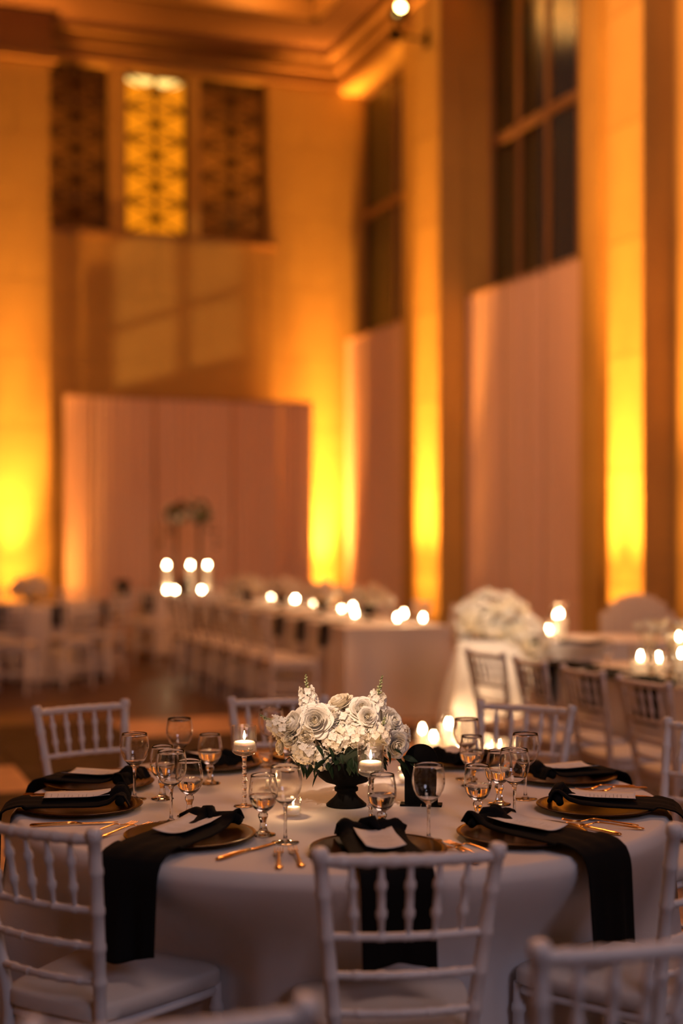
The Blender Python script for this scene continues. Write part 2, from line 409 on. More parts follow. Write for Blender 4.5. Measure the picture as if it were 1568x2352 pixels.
# uplights
def uplight(u, v, du, dv, e1, e2, label):
    p = W(u, v, 0)
    t = empty('uplight', p, A20, label, 'light', 'amber floor uplights at the walls')
    lx, ly = (.19, .055) if du == 0 else (.055, .26)
    ob('body', MB().box(-lx, lx, -ly, ly, .05, .15).mesh('body', M['black']), t)
    ob('lens', MB().box(-lx+.01, lx-.01, -ly+.01, ly-.01, .150, .154).mesh('lens', M['amberlens']), t)
    for sd in (-.8, .8):
        cx, cy = (lx*sd, 0) if du == 0 else (0, ly*sd)
        ob('foot', MB().box(cx-.03, cx+.03, cy-.03, cy+.03, 0, .05).mesh('foot', M['black']), t)
    s = Vector((p.x, p.y, .2))
    wv = W(u+du, v+dv, 0)-W(u, v, 0); wv.normalize()
    for nm, tl, sp, e in (('narrow_beam', 3, 14, 9000*e1), ('middle_beam', 3, 40, 4000*e1), ('lower_beam', 7, 32, 6300*e1), ('foot_beam', 11, 56, 500*e2), ('wide_beam', 20, 80, 170*e2)):
        for sd in ((-.07, .07) if du == 0 else (-.19, .19)):
            q = s+Vector((-wv.y, wv.x, 0))*sd
            lamp('SPOT', nm, q, e*.55, AMBER, .04, q+Vector((0, 0, 1))*cos(rad(tl))+wv*sin(rad(tl)), sp, 1.0)
uplight(-.32, .38, 0, -1, .8, 1.0, 'amber uplight at the foot of the bright corner pillar')
uplight(-.75, 3.91, 1, 0, .8, .9, 'amber uplight at the foot of the narrow lit pilaster')
uplight(-.75, 8.41, 1, 0, .8, .9, 'amber uplight at the foot of the broad right pilaster')
uplight(-4.80, .95, 0, -1, .5, 1.0, 'amber uplight at the foot of the left stone column')
uplight(-4.05, .62, 0, -1, .04, .2, 'amber uplight behind the tables beside the left stone column')
uplight(-.75, 12.9, 1, 0, .5, .9, 'amber uplight beside the nearest pilaster of the right wall')

# pin spot on a bracket at the top of the narrow pilaster
t = empty('pin_spot_lamp', W(-.32, 3.95, 7.47), A20, 'dark clamp-on spotlight with glowing lens high on the narrow lit pilaster', 'light')
ob('bracket', MB().sweep([(0, 0, 0), (-.42, 0, .0)], [.022, .022], 8).add([], []).mesh('bracket', M['black']), t)
ob('wall_plate', MB().box(-.03, 0, -.06, .06, -.09, .09).mesh('wall_plate', M['black']), t)
ob('lamp_body', MB().sweep([(-.42, .10, .02), (-.42, -.04, .0), (-.42, -.14, -.03)], [.06, .09, .10], 14).mesh('lamp_body', M['black'], True), t, (0, 0, .27))
ob('yoke', MB().box(-.44, -.40, -.02, .02, .03, .24).mesh('yoke', M['black']), t)
ob('clamp', MB().box(-.50, -.34, -.03, .03, -.05, .05).mesh('clamp', M['black']), t)
ob('lens', MB().lathe([(.001, 0), (.03, -.005), (.045, 0), (.001, .01)], 14).mesh('lens', M['spotlens']), t, (-.42, -.16, .29), rot=(pi/2, 0, 0))
ob('lens', MB().lathe([(.001, 0), (.016, -.005), (.02, 0), (.001, .01)], 14).mesh('lens', M['bulb']), t, (-.47, -.16, .20), rot=(pi/2, 0, 0))

# ------------------------------------------------------------------ chiavari chair
def turned(p0, p1, r, nodes, bow=(0, 0, 0), n=8, fat=1.28, taper=None, samples=1, nh=.006):
    """bamboo-like bar: thin with rings at the given fractions"""
    P0, P1 = Vector(p0), Vector(p1); L = (P1-P0).length; e = nh/L
    ts = {0.0: r, 1.0: r}
    for t in nodes:
        for dt, k in ((-2.2, 1.0), (-1, fat), (1, fat), (2.2, 1.0)):
            if 0 < t+dt*e < 1: ts[t+dt*e] = r*k
    for i in range(1, samples): ts.setdefault(i/samples, r)
    T = sorted(ts); B_ = Vector(bow)
    pts = [P0.lerp(P1, t)+B_*4*t*(1-t) for t in T]
    rr = [ts[t]*(taper(t) if taper else 1) for t in T]
    return MB().sweep(pts, rr, n)
def make_chair():
    c = empty('chiavari_chair', (0, 0, 0), 0, '-', 'chair')
    def put(name, mb, m='white', loc=(0, 0, 0), sm=True):
        me = mb.mesh(name, M[m], sm); smooth_angle(me, 55) if sm else None; return ob(name, me, c, loc)
    TX, SX = .183, .138            # half distances between post axes at the top and at the seat
    def px(z): return SX+(TX-SX)*max(0, (z-.45)/.425)
    def py(z): return -.075*max(0, (z-.42)/.46)**1.2
    for s in (-1, 1):
        zz = [0, .02, .20, .205, .21, .44, .60, .694, .700, .706, .78, .868, .875]
        def rr(z): return .0165
        pts, rads = [], []
        nodes = [.21, .535, .615, .70, .79]
        zs = set([0, .12, .30, .42, .48, .56, .66, .74, .83])
        for nd in nodes: zs |= {nd-.011, nd-.005, nd+.005, nd+.011}
        for z in sorted(zs):
            ring = any(abs(z-nd) < .006 for nd in nodes)
            pts.append((s*(px(z)+(0.012*(1-z/.42) if z < .42 else 0)), py(z)-(.03*(1-z/.42) if z < .42 else 0), z)); rads.append((.0172 if ring else .0150)*(1 if z > .3 else .8+.2*z/.3))
        for z, r in ((.858, .0150), (.862, .0185), (.880, .0185), (.886, .0150), (.888, .004)):
            pts.append((s*px(z), py(z), z)); rads.append(r)
        put('back_post', MB().sweep(pts, rads, 12))
    put('top_rail', turned((-px(.862), py(.862), .862), (px(.862), py(.862), .862), .0125, [.12, .26, .40, .5, .60, .74, .88], (0, -.022, 0), 10, 1.14, samples=14))
    for z in (.700, .617, .535):
        put('back_rail', turned((-px(z), py(z), z), (px(z), py(z), z),   .0088, [.17, .335, .5, .665, .83], (0, -.020, 0), 8, 1.2, samples=14))
    for i in range(5):
        a = (i+1)/6; bow = 4*a*(1-a)
        p0 = ((2*a-1)*px(.70), py(.70)-.020*bow, .700); p1 = ((2*a-1)*px(.862), py(.862)-.022*bow, .862)
        put('spindle', turned(p0, p1, .0072, [.30, .68], n=8, fat=1.45, taper=lambda t: .72+.5*math.sin(pi*t)))
    for s in (-1, 1):
        put('front_leg', turned((s*.185, .375, 0), (s*.178, .37, .44), .0145, [.30, .42, .86], n=10))
        for z in (.17, .27): put('side_stretcher', turned((s*.146, -.018, z), (s*.182, .372, z-.01), .0085, [.25, .5, .75]))
    for z in (.14, .24): put('front_stretcher', turned((-.182, .373, z), (.182, .373, z), .0085, [.2, .4, .6, .8]))
    for z in (.20,): put('back_stretcher', turned((-.145, -.015, z), (.145, -.015, z), .0085, [.25, .5, .75]))
    # seat frame and cushion as rounded trapezoids
    def slab(z0, z1, g, crown=0):
        mb = MB(); N = 40; rings = []
        def outline(t, k):
            a = 2*pi*t; ca, sa = cos(a), sin(a)
            x = math.copysign(abs(ca)**.32, ca); y = math.copysign(abs(sa)**.32, sa)
            wd = .178+.032*y
            return (x*(wd+g)*k, .185+y*(.200+g)*k)
        prof = [(z0, .97), (z0+.004, 1.0), (z1-.012, 1.0), (z1-.004, .975), (z1, .92), (z1+crown*.6, .6), (z1+crown, .25), (z1+crown, .02)]
        v = []; f = []
        for z, k in prof:
            for i in range(N):
                x, y = outline(i/N, k); v.append((x, .185+(y-.185), z))
        for j in range(len(prof)-1):
            for i in range(N): f.append((j*N+i, j*N+(i+1) % N, (j+1)*N+(i+1) % N, (j+1)*N+i))
        f.append(tuple(range(N-1, -1, -1))); f.append(tuple((len(prof)-1)*N+i for i in range(N)))
        return mb.add(v, f)
    put('seat', slab(.415, .440, .0)); put('cushion', slab(.4405, .482, .006, .014), 'cushion')
    return c
CH = make_chair(); index_kids()
USED = [False]
def chair(x, y, rz, label, group, scale=None):
    if not USED[0]:
        USED[0] = True; CH.location = (x, y, 0); CH.rotation_euler = (0, 0, rz); CH['label'] = label; CH['group'] = group; return CH
    return dup(CH, (x, y, 0), rz, label, group, scale)
TX0, TY0, TR, TZ = .0, 4.09, .915, .760
def face(x, y, tx=TX0, ty=TY0): return math.atan2(-(tx-x), ty-y)
G = 'white chairs around the near round table'
chair(.128, 2.965, face(.135, 2.90)+rad(1), 'white bamboo-style chair with its back to us at the front middle of the round table', G)
chair(-.648, 3.22, rad(-31.5), 'white chair cut by the left edge, ivory seat showing, front left of the table', G)
chair(-.93, 5.30, face(-.93, 5.30), 'white chair across the round table at the left', G)
chair(-.235, 5.50, face(-.235, 5.5), 'white chair across the round table half hidden by the white bouquet', G)
chair(.655, 5.30, face(.655, 5.30), 'white chair across the round table with floor candles glowing behind it', G)
chair(1.165, 4.74, face(1.165, 4.74)+rad(4), 'white chair at the right edge, far right side of the round table', G)
chair(.81, 3.29, face(.845, 3.17), 'white chair at the lower right edge, only a post and its seat in view', G)
chair(-1.35, 3.72, face(-1.35, 3.72), 'white chair on the left side of the round table, mostly outside the frame', G)
chair(.46, 2.335, rad(17), 'blurred white chair nearest to us at the lower right corner', G)
chair(-.245, 1.97, rad(15), 'blurred white chair of which one post top rises at the bottom edge', G)

# ------------------------------------------------------------------ the near round table
t = empty('round_table', (TX0, TY0, 0), 0, 'round banquet table hidden under the near white cloth', 'table')
ob('tabletop', MB().lathe([(.001, .715), (.90, .715), (.905, .74), (.001, .74)], 48).mesh('tabletop', M['frame']), t)
for k in range(4):
    a = pi/4+k*pi/2
    ob('leg', MB().sweep([(.55*cos(a), .55*sin(a), 0), (.5*cos(a), .5*sin(a), .715)], [.016, .016], 8).mesh('leg', M['black']), t)
def cloth_round(R, Z, seed, nf=13, top=True):
    rnd = random.Random(seed); ph = rnd.random()*6; amps = [(nf, 1.0, ph), (nf*2-3, .35, ph*2), (nf//2+1, .5, ph*3)]
    def wav(a): return sum(k*sin(n*a+p) for n, k, p in amps)/1.6
    def fn(s, tt):
        a = 2*pi*s
        if tt < .3: r = R*(tt/.3)*.985; return (r*cos(a), r*sin(a), Z)
        k = (tt-.3)/.7
        if k < .08: th = k/.08*pi/2; r = R*.985+R*.015*sin(th); return (r*cos(a), r*sin(a), Z-.014*(1-cos(th)))
        h = (k-.08)/.92; drop = Z-.02
        q = wav(a); amp = .085*min(1, h*1.15)**1.08
        r = R+.008+.035*h+amp*(q-.15)
        return (r*cos(a), r*sin(a), Z-.014-drop*h*.985)
    return MB().grid(fn, 260, 50)
me = cloth_round(TR, TZ, 5).mesh('tablecloth', M['cloth'], True)
ob('tablecloth', me, None, (TX0, TY0, 0), rad(8), 'white floor-length cloth with deep folds on the near round table', 'tablecloth')

# place settings --------------------------------------------------------------
ch_me = MB().lathe([(.001, .002), (.085, .002), (.10, .004), (.150, .012), (.163, .013), (.165, .0155), (.163, .017), (.150, .0155), (.105, .009), (.095, .007), (.001, .007)], 72).mesh('charger_plate', M['charger'], True)
def napkin_mesh(seed, drop):
    rnd = random.Random(seed); p1, p2 = rnd.random()*6, rnd.random()*6
    path = [(.128, .022), (.112, .050), (.095, .052), (.075, .036), (.045, .029), (0, .027), (-.06, .026), (-.12, .026), (-.165, .025), (-.195, .018), (-.2125, .004), (-.222, -.016), (-.226, -.04)]
    n = 14
    for i in range(1, n+1): path.append((-.226-.010*i/n, -.04-(drop-.04)*i/n))
    L = [0]
    for a, b in zip(path, path[1:]): L.append(L[-1]+math.hypot(b[0]-a[0], b[1]-a[1]))
    tot = L[-1]
    def at(s):
        s *= tot
        for i in range(len(L)-1):
            if s <= L[i+1]+1e-9:
                k = (s-L[i])/(L[i+1]-L[i]); return (path[i][0]+(path[i+1][0]-path[i][0])*k, path[i][1]+(path[i+1][1]-path[i][1])*k, s)
        return (*path[-1], tot)
    def fn(a, b):
        y, z, s = at(b); x = 2*a-1
        wdt = .078+.006*min(1, max(0, (s-.03)/.22))
        if s < .05: wdt += .006*(1-s/.05)
        z2 = z; y2 = y
        if y > -.2:
            fade = max(0, 1-max(0, (s-.02))/.16)
            z2 += .010*fade*(sin(x*5+p1)+.5*sin(x*11+p2))+.0015*sin(x*9+s*20)
            z2 = max(z2, .020 if y > -.16 else .004)
            z2 -= .010*max(0, abs(x)-.75)*4*(.6 if s > .05 else 0)*(1 if y > -.15 else 0)
        else:
            k = min(1, (-z)/drop) if z < 0 else 0
            y2 -= .006*k*sin(x*4+p1)+.004*k*sin(x*9+p2)
            z2 -= .012*k*(sin(x*2+p2))
        return (x*wdt, y2, z2)
    return MB().sheet(fn, 28, 70, .004)
def knot_mesh(seed):
    rnd = random.Random(seed); mb = MB()
    k = rnd.random()*.01
    mb.sweep([(-.084, .096, .030), (-.060, .104, .036+k), (-.02, .105, .034), (.02, .107, .038), (.06, .106, .038+k), (.086, .102, .034)], [.010, .013, .015, .014, .014, .012], 12)
    mb.sweep([(-.035, .118, .034), (-.018, .108, .052), (.004, .095, .052+k), (.018, .07, .040)], [.006, .013, .013, .005], 10)
    return mb
def card_mesh():
    return MB().sheet(lambda a, b: ((a-.5)*.094, -.105+.180*b, .0345+.006*max(0, (b-.7))*3+.004*(a-.5)**2*8), 6, 16, .0006)
def scribble(seed):
    rnd = random.Random(seed); mb = MB()
    def line(y, x0, x1, amp, th):
        pts = []; x = x0
        while x < x1:
            pts.append((x, y+amp*(rnd.random()-.5)*2, .0355+.004*(x/.098)**2*8)); x += .0022
        if len(pts) > 2: mb.sweep(pts, [th]*len(pts), 4, flatten=.25)
    line(.050, -.026, .026, .0060, .0007)
    y = .028
    while y > -.09:
        l = .014+.020*rnd.random(); line(y, -l, l, .0012, .00035); y -= .0105 if rnd.random() < .7 else .018
    return mb
card_me = card_mesh().mesh('menu_card', M['paper'], True)
SET = [  # angle from the front, radius, napkin twist, drop, wording
    (7, .712, 2, .185, 'nearest place, behind the front chair back'),
    (40.5, .695, 3, .20, 'right front place'),
    (76.5, .72, 3, .22, 'right side place'),
    (115, .755, 3, .19, 'back right place beside the wine glasses'),
    (150, .73, 0, .19, 'far place behind the black arched sign'),
    (186, .74, 0, .19, 'far place hidden behind the bouquet'),
    (217, .70, -3, .19, 'far left place behind the goblets'),
    (254.5, .755, -4, .19, 'left side place, upper of the two'),
    (283, .73, -6, .17, 'left side place, lower of the two'),
    (325.5, .662, 10.6, .20, 'left front place'),
]
SETF = []
fork_parts = None
def strip(rows):     # rows: (y, half width, z, thickness)
    v = []; f = []
    for y, h, z, th in rows: v += [(-h, y, z), (-h*.6, y, z+th*.6), (0, y, z+th), (h*.6, y, z+th*.6), (h, y, z), (0, y, z-th*.4)]
    for i in range(len(rows)-1):
        for k in range(6): l = (k+1) % 6; f.append((i*6+k, i*6+l, i*6+6+l, i*6+6+k))
    f.append((5, 4, 3, 2, 1, 0)); f.append(tuple(len(rows)*6-6+k for k in range(6)))
    return MB().add(v, f)
hdl = [(-.100, .004, .0025, .002), (-.096, .0085, .003, .003), (-.082, .0098, .004, .004), (-.070, .0065, .0045, .004), (-.055, .0048, .006, .0035), (-.02, .0036, .010, .003), (.012, .0030, .0125, .003), (.026, .0040, .012, .0025)]
head = [(.024, .0042, .012, .0022), (.034, .0095, .009, .002), (.046, .0118, .006, .0018), (.056, .0118, .0045, .0018)]
fk_h = strip(hdl).mesh('handle', M['gold'], True); fk_hd = strip(head).mesh('head', M['gold'], True)
tn = MB()
tine_me = strip([(.054, .0014, .0045, .0014), (.075, .0012, .0040, .0014), (.094, .0010, .0070, .0012), (.100, .0004, .0085, .0006)]).mesh('tine', M['gold'], True)
kn_h = strip([(-.115, .004, .003, .003), (-.110, .0085, .003, .005), (-.092, .0098, .003, .006), (-.06, .0072, .0035, .006), (-.02, .006, .004, .0055), (.005, .0052, .004, .005)]).mesh('handle', M['gold'], True)
kn_b = strip([(.003, .0052, .004, .0045), (.02, .0088, .0035, .0020), (.07, .0092, .0035, .0018), (.098, .0070, .0035, .0016), (.112, .0015, .0035, .001)]).mesh('blade', M['gold'], True)
NAPK = {}
for i, (ang, r, tw, drop, wd) in enumerate(SET):
    a = rad(ang); x, y = TX0+r*sin(a), TY0-r*cos(a)
    rz = a          # local +y points to the table centre
    Z = TZ+.0012
    ob('charger_plate', ch_me, None, (x, y, Z), rz, 'dark bronze charger plate at the %s' % wd, 'plate', 'charger plates on the near round table')
    nk = ob('napkin', napkin_mesh(i, drop+.012).mesh('napkin', M['napkin'], True), None, (x, y, Z), rz+rad(tw), 'black knotted napkin at the %s' % wd, 'napkin', 'black napkins on the near round table')
    # keep the hanging length just outside the cloth: shift by the difference in radius
    nk.location = (x+(TR-.725-.19+.0)*0+sin(a)*(TR-.185-r-.0)*0, y, Z)
    ob('knot', knot_mesh(i).mesh('knot', M['napkin'], True), nk)
    sy = (TR+.044-r)/.2265
    for v in nk.data.vertices:     # stretch the lying part so the fold meets this table's edge
        if v.co.y < 0: v.co.y *= sy
    off = .012 if i not in (0,) else .0
    cz = ob('menu_card', card_me, None, (x, y, Z+.001), rz+rad(tw), 'white menu card at the %s' % wd, 'card', 'menu cards on the near round table')
    ob('lettering', scribble(i).mesh('lettering', M['ink']), cz)
    def loc(dx, dy): return (x+dx*cos(rz)-dy*sin(rz), y+dx*sin(rz)+dy*cos(rz), TZ+.001)
    for k, (dx, dy, nm) in enumerate([(-.195, -.02, 'inner'), (-.238, -.035, 'outer')]):
        jr = rad(random.uniform(-5, 5))
        f = empty('fork', loc(dx, dy), rz+jr, 'gold fork, %s one of two at the %s' % (nm, wd), 'fork', 'gold forks on the near round table')
        ob('handle', fk_h, f); ob('head', fk_hd, f)
        for q in (-.0095, -.0032, .0032, .0095): ob('tine', tine_me, f, (q, 0, 0))
    k = empty('table_knife', loc(.205, -.03), rz+rad(random.uniform(-3, 3)), 'gold knife at the %s' % wd, 'knife', 'gold knives on the near round table')
    ob('handle', kn_h, k); ob('blade', kn_b, k)

# stemware ---------------------------------------------------------------------
def bowl_profile(out, th, bottom):
    inn = [(max(r-th, .0005), z) for r, z in out if z > bottom]
    return out+[(out[-1][0]-th*.5, out[-1][1]+.0004)]+list(reversed(inn))+[(.0005, bottom)]
wine_out = [(.0005, .090), (.005, .0905), (.010, .094), (.020, .101), (.030, .112), (.037, .126), (.0405, .141), (.041, .153), (.0395, .168), (.037, .181), (.0358, .188)]
wine = dict(bowl=MB().lathe(bowl_profile(wine_out, .0008, .0965), 56),
    stem=MB().lathe([(.0005, .0035), (.012, .0045), (.0055, .010), (.0040, .022), (.0036, .05), (.0040, .075), (.0058, .087), (.0075, .0925), (.0005, .0928)], 24),
    foot=MB().lathe([(.0005, .0), (.033, .0), (.0345, .001), (.033, .0018), (.015, .0035), (.0005, .0048)], 48))
gob_out = [(.0005, .058), (.008, .0585), (.014, .061), (.024, .069), (.0325, .082), (.0365, .098), (.0368, .112), (.0345, .130), (.0318, .146), (.0312, .152)]
def goblet_stem():
    mb = MB().lathe([(.0005, .004), (.020, .005), (.012, .012), (.0085, .022), (.0075, .032), (.0095, .040), (.0125, .046), (.0128, .052), (.0100, .057), (.009, .0605), (.0005, .061)], 8)
    return mb
gob = dict(bowl=MB().lathe(bowl_profile(gob_out, .0012, .066), 56), stem=goblet_stem(),
    foot=MB().lathe([(.0005, .0), (.031, .0), (.0335, .0015), (.031, .004), (.0195, .0058), (.0005, .0062)], 10))
GM = {}
GOB_WATER = MB().lathe([(.0005, .0657), (.0135, .0668), (.0231, .0697), (.0315, .0825), (.0355, .098), (.0356, .101), (.0005, .1006)], 48).mesh('water', M['water'], True)
for nm, d in (('wine_glass', wine), ('water_goblet', gob)):
    for k, mb in d.items():
        GM[nm, k] = mb.mesh(k, M['glass'], not (nm == 'water_goblet' and k != 'bowl'))
def glassware(kind, px, base, label, dy=0):
    Y = 2483/(base-1228); X = (px-784)/F*Y
    g = empty(kind, (X, Y+dy, TZ+.0008), random.random()*3, label, 'glass', 'clear %s on the near round table' % ('wine glasses' if kind == 'wine_glass' else 'water goblets'))
    for k in ('bowl', 'stem', 'foot'): ob(k, GM[kind, k], g)
    if kind == 'water_goblet': ob('water', GOB_WATER, g)
    return g
for kind, px, base, lb in [
    ('wine_glass', 309, 1836, 'thin-stemmed wine glass standing alone at the far left, in front of the white chair post'),
    ('wine_glass', 412, 1790, 'wine glass in the left group, farthest back and highest in view'),
    ('water_goblet', 482, 1801, 'short goblet at the right of the left group, beside the tall candle holder'),
    ('water_goblet', 373, 1836, 'short goblet half hidden behind the middle wine glass of the left group'),
    ('wine_glass', 393, 1889, 'wine glass in the middle of the left group with its foot nearest the napkin'),
    ('water_goblet', 435, 1876, 'short goblet at the front of the left group'),
    ('water_goblet', 604, 1919, 'short goblet left of the ribbed votive'),
    ('wine_glass', 655, 1936, 'wine glass in front of the ribbed votive'),
    ('water_goblet', 877, 1917, 'short goblet in front of the right floating candle'),
    ('wine_glass', 984, 1931, 'wine glass in front of the black arched sign'),
    ('water_goblet', 1097, 1891, 'short goblet standing right of the black arched sign'),
    ('wine_glass', 1181, 1884, 'wine glass at the front of the right group'),
    ('water_goblet', 1146, 1849, 'short goblet half hidden behind the front wine glass of the right group'),
    ('wine_glass', 1206, 1836, 'wine glass at the right rear of the right group'),
    ('wine_glass', 1071, 1790, 'wine glass at the far back with candle sparkles, left of the right group'),
    ('water_goblet', 1083, 1806, 'short goblet just in front of the sparkling far wine glass'),
    ('wine_glass', 622, 1762, 'wine glass partly hidden behind the left end of the bouquet'),
    ('water_goblet', 661, 1772, 'short goblet behind the left foliage of the bouquet'),
]: glassware(kind, px, base, lb)

# candles ----------------------------------------------------------------------
flame_mb = MB().lathe([(.0003, 0), (.0030, .004), (.0042, .009), (.0036, .016), (.0018, .024), (.0003, .030)], 12)
flame_me = flame_mb.mesh('flame', M['flame'], True)
def floating_candle(px, base, h, label, e):
    Y = 2483/(base-1228); X = (px-784)/F*Y
    t = empty('candle_holder', (X, Y, TZ+.0008), 0, label, 'candle', 'long-stemmed floating candle holders')
    z0 = h-.082
    ob('foot', MB().lathe([(.0005, 0), (.029, 0), (.030, .001), (.028, .002), (.010, .004), (.0005, .005)], 40).mesh('foot', M['glass'], True), t)
    prof = [(.0005, .004), (.009, .005), (.0055, .012)]
    for q in range(1, 6): zz = .012+(z0-.024)*q/6; prof += [(.0055, zz-.004), (.0078, zz), (.0055, zz+.004)]
    prof += [(.006, z0-.010), (.010, z0-.003), (.0005, z0-.002)]
    ob('stem', MB().lathe(prof, 20).mesh('stem', M['glass'], True), t)
    R = .0345
    ob('cup', MB().lathe([(.0005, z0-.002), (.012, z0-.002), (R-.008, z0+.003), (R, z0+.010), (R, h), (R-.0012, h+.0004), (R-.0024, h), (R-.0024, z0+.013), (.0005, z0+.006)], 48).mesh('cup', M['thin'], True), t)
    wl = h-.053
    ob('water', MB().lathe([(.0005, z0+.0065), (R-.0035, z0+.0135), (R-.0032, wl), (.0005, wl)], 40).mesh('water', M['water'], True), t)
    wx = ob('wax', MB().lathe([(.0005, wl-.012), (.020, wl-.011), (.029, wl-.002), (.0300, wl+.006), (.027, wl+.009), (.018, wl+.0105), (.0005, wl+.012)], 40).mesh('wax', M['wax'], True), t)
    ob('wick', MB().sweep([(0, 0, wl+.010), (.0005, 0, wl+.017)], [.0008, .0006], 6).mesh('wick', M['wick']), t)
    ob('flame', flame_me, t, (0, 0, wl+.014), scale=.85)
    l = lamp('POINT', 'candle_light', (X, Y, TZ+wl+.028), e, (1, .55, .24), .006); 
    l.parent = t; l.location = (0, 0, wl+.032)
floating_candle(561, 1852, .224, 'floating candle in a long-stemmed glass holder left of the bouquet', .9)
floating_candle(851, 1894, .208, 'floating candle in a long-stemmed glass holder in front of the bouquet bowl', .9)
def ribbed(px, base, label, e=.9):
    Y = 2483/(base-1228); X = (px-784)/F*Y
    t = empty('votive_candle', (X, Y, TZ+.0008), 0, label, 'candle', 'ribbed votives on the near round table')
    mb = MB(); n = 96; v = []; f = []
    prof = [(.0, .021, 0), (.001, .0215, 1), (.050, .0222, 1), (.0505, .0205, 0), (.008, .0198, 0), (.007, .0005, 0)]
    for z, r, k in prof:
        for i in range(n): a = 2*pi*i/n; rr = r+(.0008 if i % 4 < 2 else 0)*k; v.append((rr*cos(a), rr*sin(a), z))
    for j in range(len(prof)-1):
        for i in range(n): f.append((j*n+i, j*n+(i+1) % n, (j+1)*n+(i+1) % n, (j+1)*n+i))
    ob('cup', mb.add(v, f).mesh('cup', M['thin'], False), t)
    ob('wax', MB().lathe([(.0005, .008), (.0185, .008), (.0188, .026), (.0005, .027)], 30).mesh('wax', M['wax'], True), t)
    ob('flame', flame_me, t, (0, 0, .028), scale=.7)
    l = lamp('POINT', 'candle_light', (0, 0, 0), e, (1, .55, .24), .006); l.parent = t; l.location = (0, 0, .040)
ribbed(673, 1876, 'small ribbed glass votive behind the front wine glass', .5)
ribbed(627, 1812, 'small ribbed glass votive behind the left front goblet', .4)
ribbed(930, 1800, 'small ribbed glass votive half hidden between bouquet and black sign', .3)

# black arched table sign -------------------------------------------------------
Y = 2483/(1850-1228); X = (967-784)/F*Y
t = empty('table_sign', (X, Y, TZ+.0008), rad(-7), 'matte black arched sign on two crossfeet right of the bouquet', 'sign')
v = []; N = 24; hw = .0465; hz = .125
out = [(-hw, .004)]+[(-hw*cos(pi*k/N), hz+hw*sin(pi*k/N)) for k in range(N+1)]+[(hw, .004)]
n = len(out); v = [(x, -.0025, z) for x, z in out]+[(x, .0025, z) for x, z in out]
f = [tuple(range(n)), tuple(range(2*n-1, n-1, -1))]+[(i, n+i, n+(i+1) % n, (i+1) % n) for i in range(n)]
ob('panel', MB().add(v, f).mesh('panel', M['black']), t)
for s in (-1, 1): ob('foot', MB().box(s*.030-.028, s*.030+.028, -.022, .022, 0, .005).mesh('foot', M['black']), t)

# ------------------------------------------------------------------ centrepiece
CX, CY = (795-784)/F*3.99, 3.99
cp = empty('floral_centrepiece', (CX, CY, TZ+.0008), 0, 'white rose and hydrangea bouquet in a black footed bowl at the table centre', 'flower arrangement')
bw = MB().lathe([(.0005, .0), (.056, .0), (.0565, .004), (.050, .010), (.036, .022), (.028, .032), (.026, .038), (.033, .042), (.0335, .050), (.028, .055), (.034, .060),
                 (.060, .068), (.078, .082), (.088, .100), (.092, .122), (.096, .134), (.094, .136), (.088, .124), (.084, .104), (.072, .086), (.050, .074), (.0005, .070)], 56)
ob('bowl', bw.mesh('bowl', M['black'], True), cp)
ob('foam', MB().lathe([(.0005, .10), (.085, .11), (.105, .15), (.098, .20), (.07, .24), (.0005, .265)], 24).mesh('foam', M['foam'], True), cp)
def rosepetal(R, h, spread, flare, seed, tip=.0):
    rnd = random.Random(seed); p = rnd.random()*6
    def fn(a, b):
        x = 2*a-1
        th = x*spread/2*(.45+.55*sin(pi*min(1, b*.85)**.8) if b < .6 else 1.0-.0*b)
        env = (1-.22*x*x*x*x-.10*x*x)
        t = b*env
        r = R*(.22+.78*sin(pi/2*min(1, t*1.25)))+flare*t**3*(1+.25*sin(x*4+p))-.10*R*max(0, t-.8)*3*(1 if flare < .002 else -0.5)
        z = h*t-flare*.55*max(0, t-.72)*2.4+.0012*sin(x*7+p)*t
        return (r*cos(th), r*sin(th), z)
    return MB().sheet(fn, 12, 10, .0005)
RP = {}
for kk, (R, h, sp, fl) in enumerate([(.11, .84, 2.7, -.03), (.19, .88, 2.5, -.02), (.28, .90, 2.3, .0), (.38, .89, 2.1, .03), (.48, .86, 1.95, .08), (.58, .80, 1.8, .14), (.69, .71, 1.7, .22), (.80, .60, 1.6, .30)]):
    for c in ('petal', 'petalc'):
        RP[kk, c] = [rosepetal(R, h, sp, fl, kk*3+j).mesh('petal', M[c], True) for j in range(2)]
bud_me = MB().lathe([(.001, 0), (.12, .08), (.20, .3), (.14, .5), (.05, .58), (.001, .6)], 14).mesh('rose', M['petalc'], True)
def axis_rot(d, roll=0):
    q = Vector(d).normalized().to_track_quat('Z', 'Y'); return (q.to_matrix() @ Matrix.Rotation(roll, 3, 'Z')).to_euler()
def rose(parent, pos, d, R, col='petal', layers=8, roll=None):
    r = ob('rose', bud_me, parent, pos, rot=axis_rot(d, roll if roll is not None else random.random()*6), scale=R)
    # petal origin sits behind so that the bloom's face is at pos
    cnt = [2, 3, 3, 4, 4, 5, 5, 6]; ang = 0
    for L in range(layers):
        for k in range(cnt[L]):
            ang += 2*pi/cnt[L]+random.uniform(-.15, .15)
            pc = 'petalc' if (L < 2 and random.random() < .5) else col
            ob('petal', random.choice(RP[L, pc]), r, (random.uniform(-.02, .02), random.uniform(-.02, .02), -.015*L), rot=(random.uniform(-.05, .05), random.uniform(-.04, .08), ang))
        ang += .6
    return r
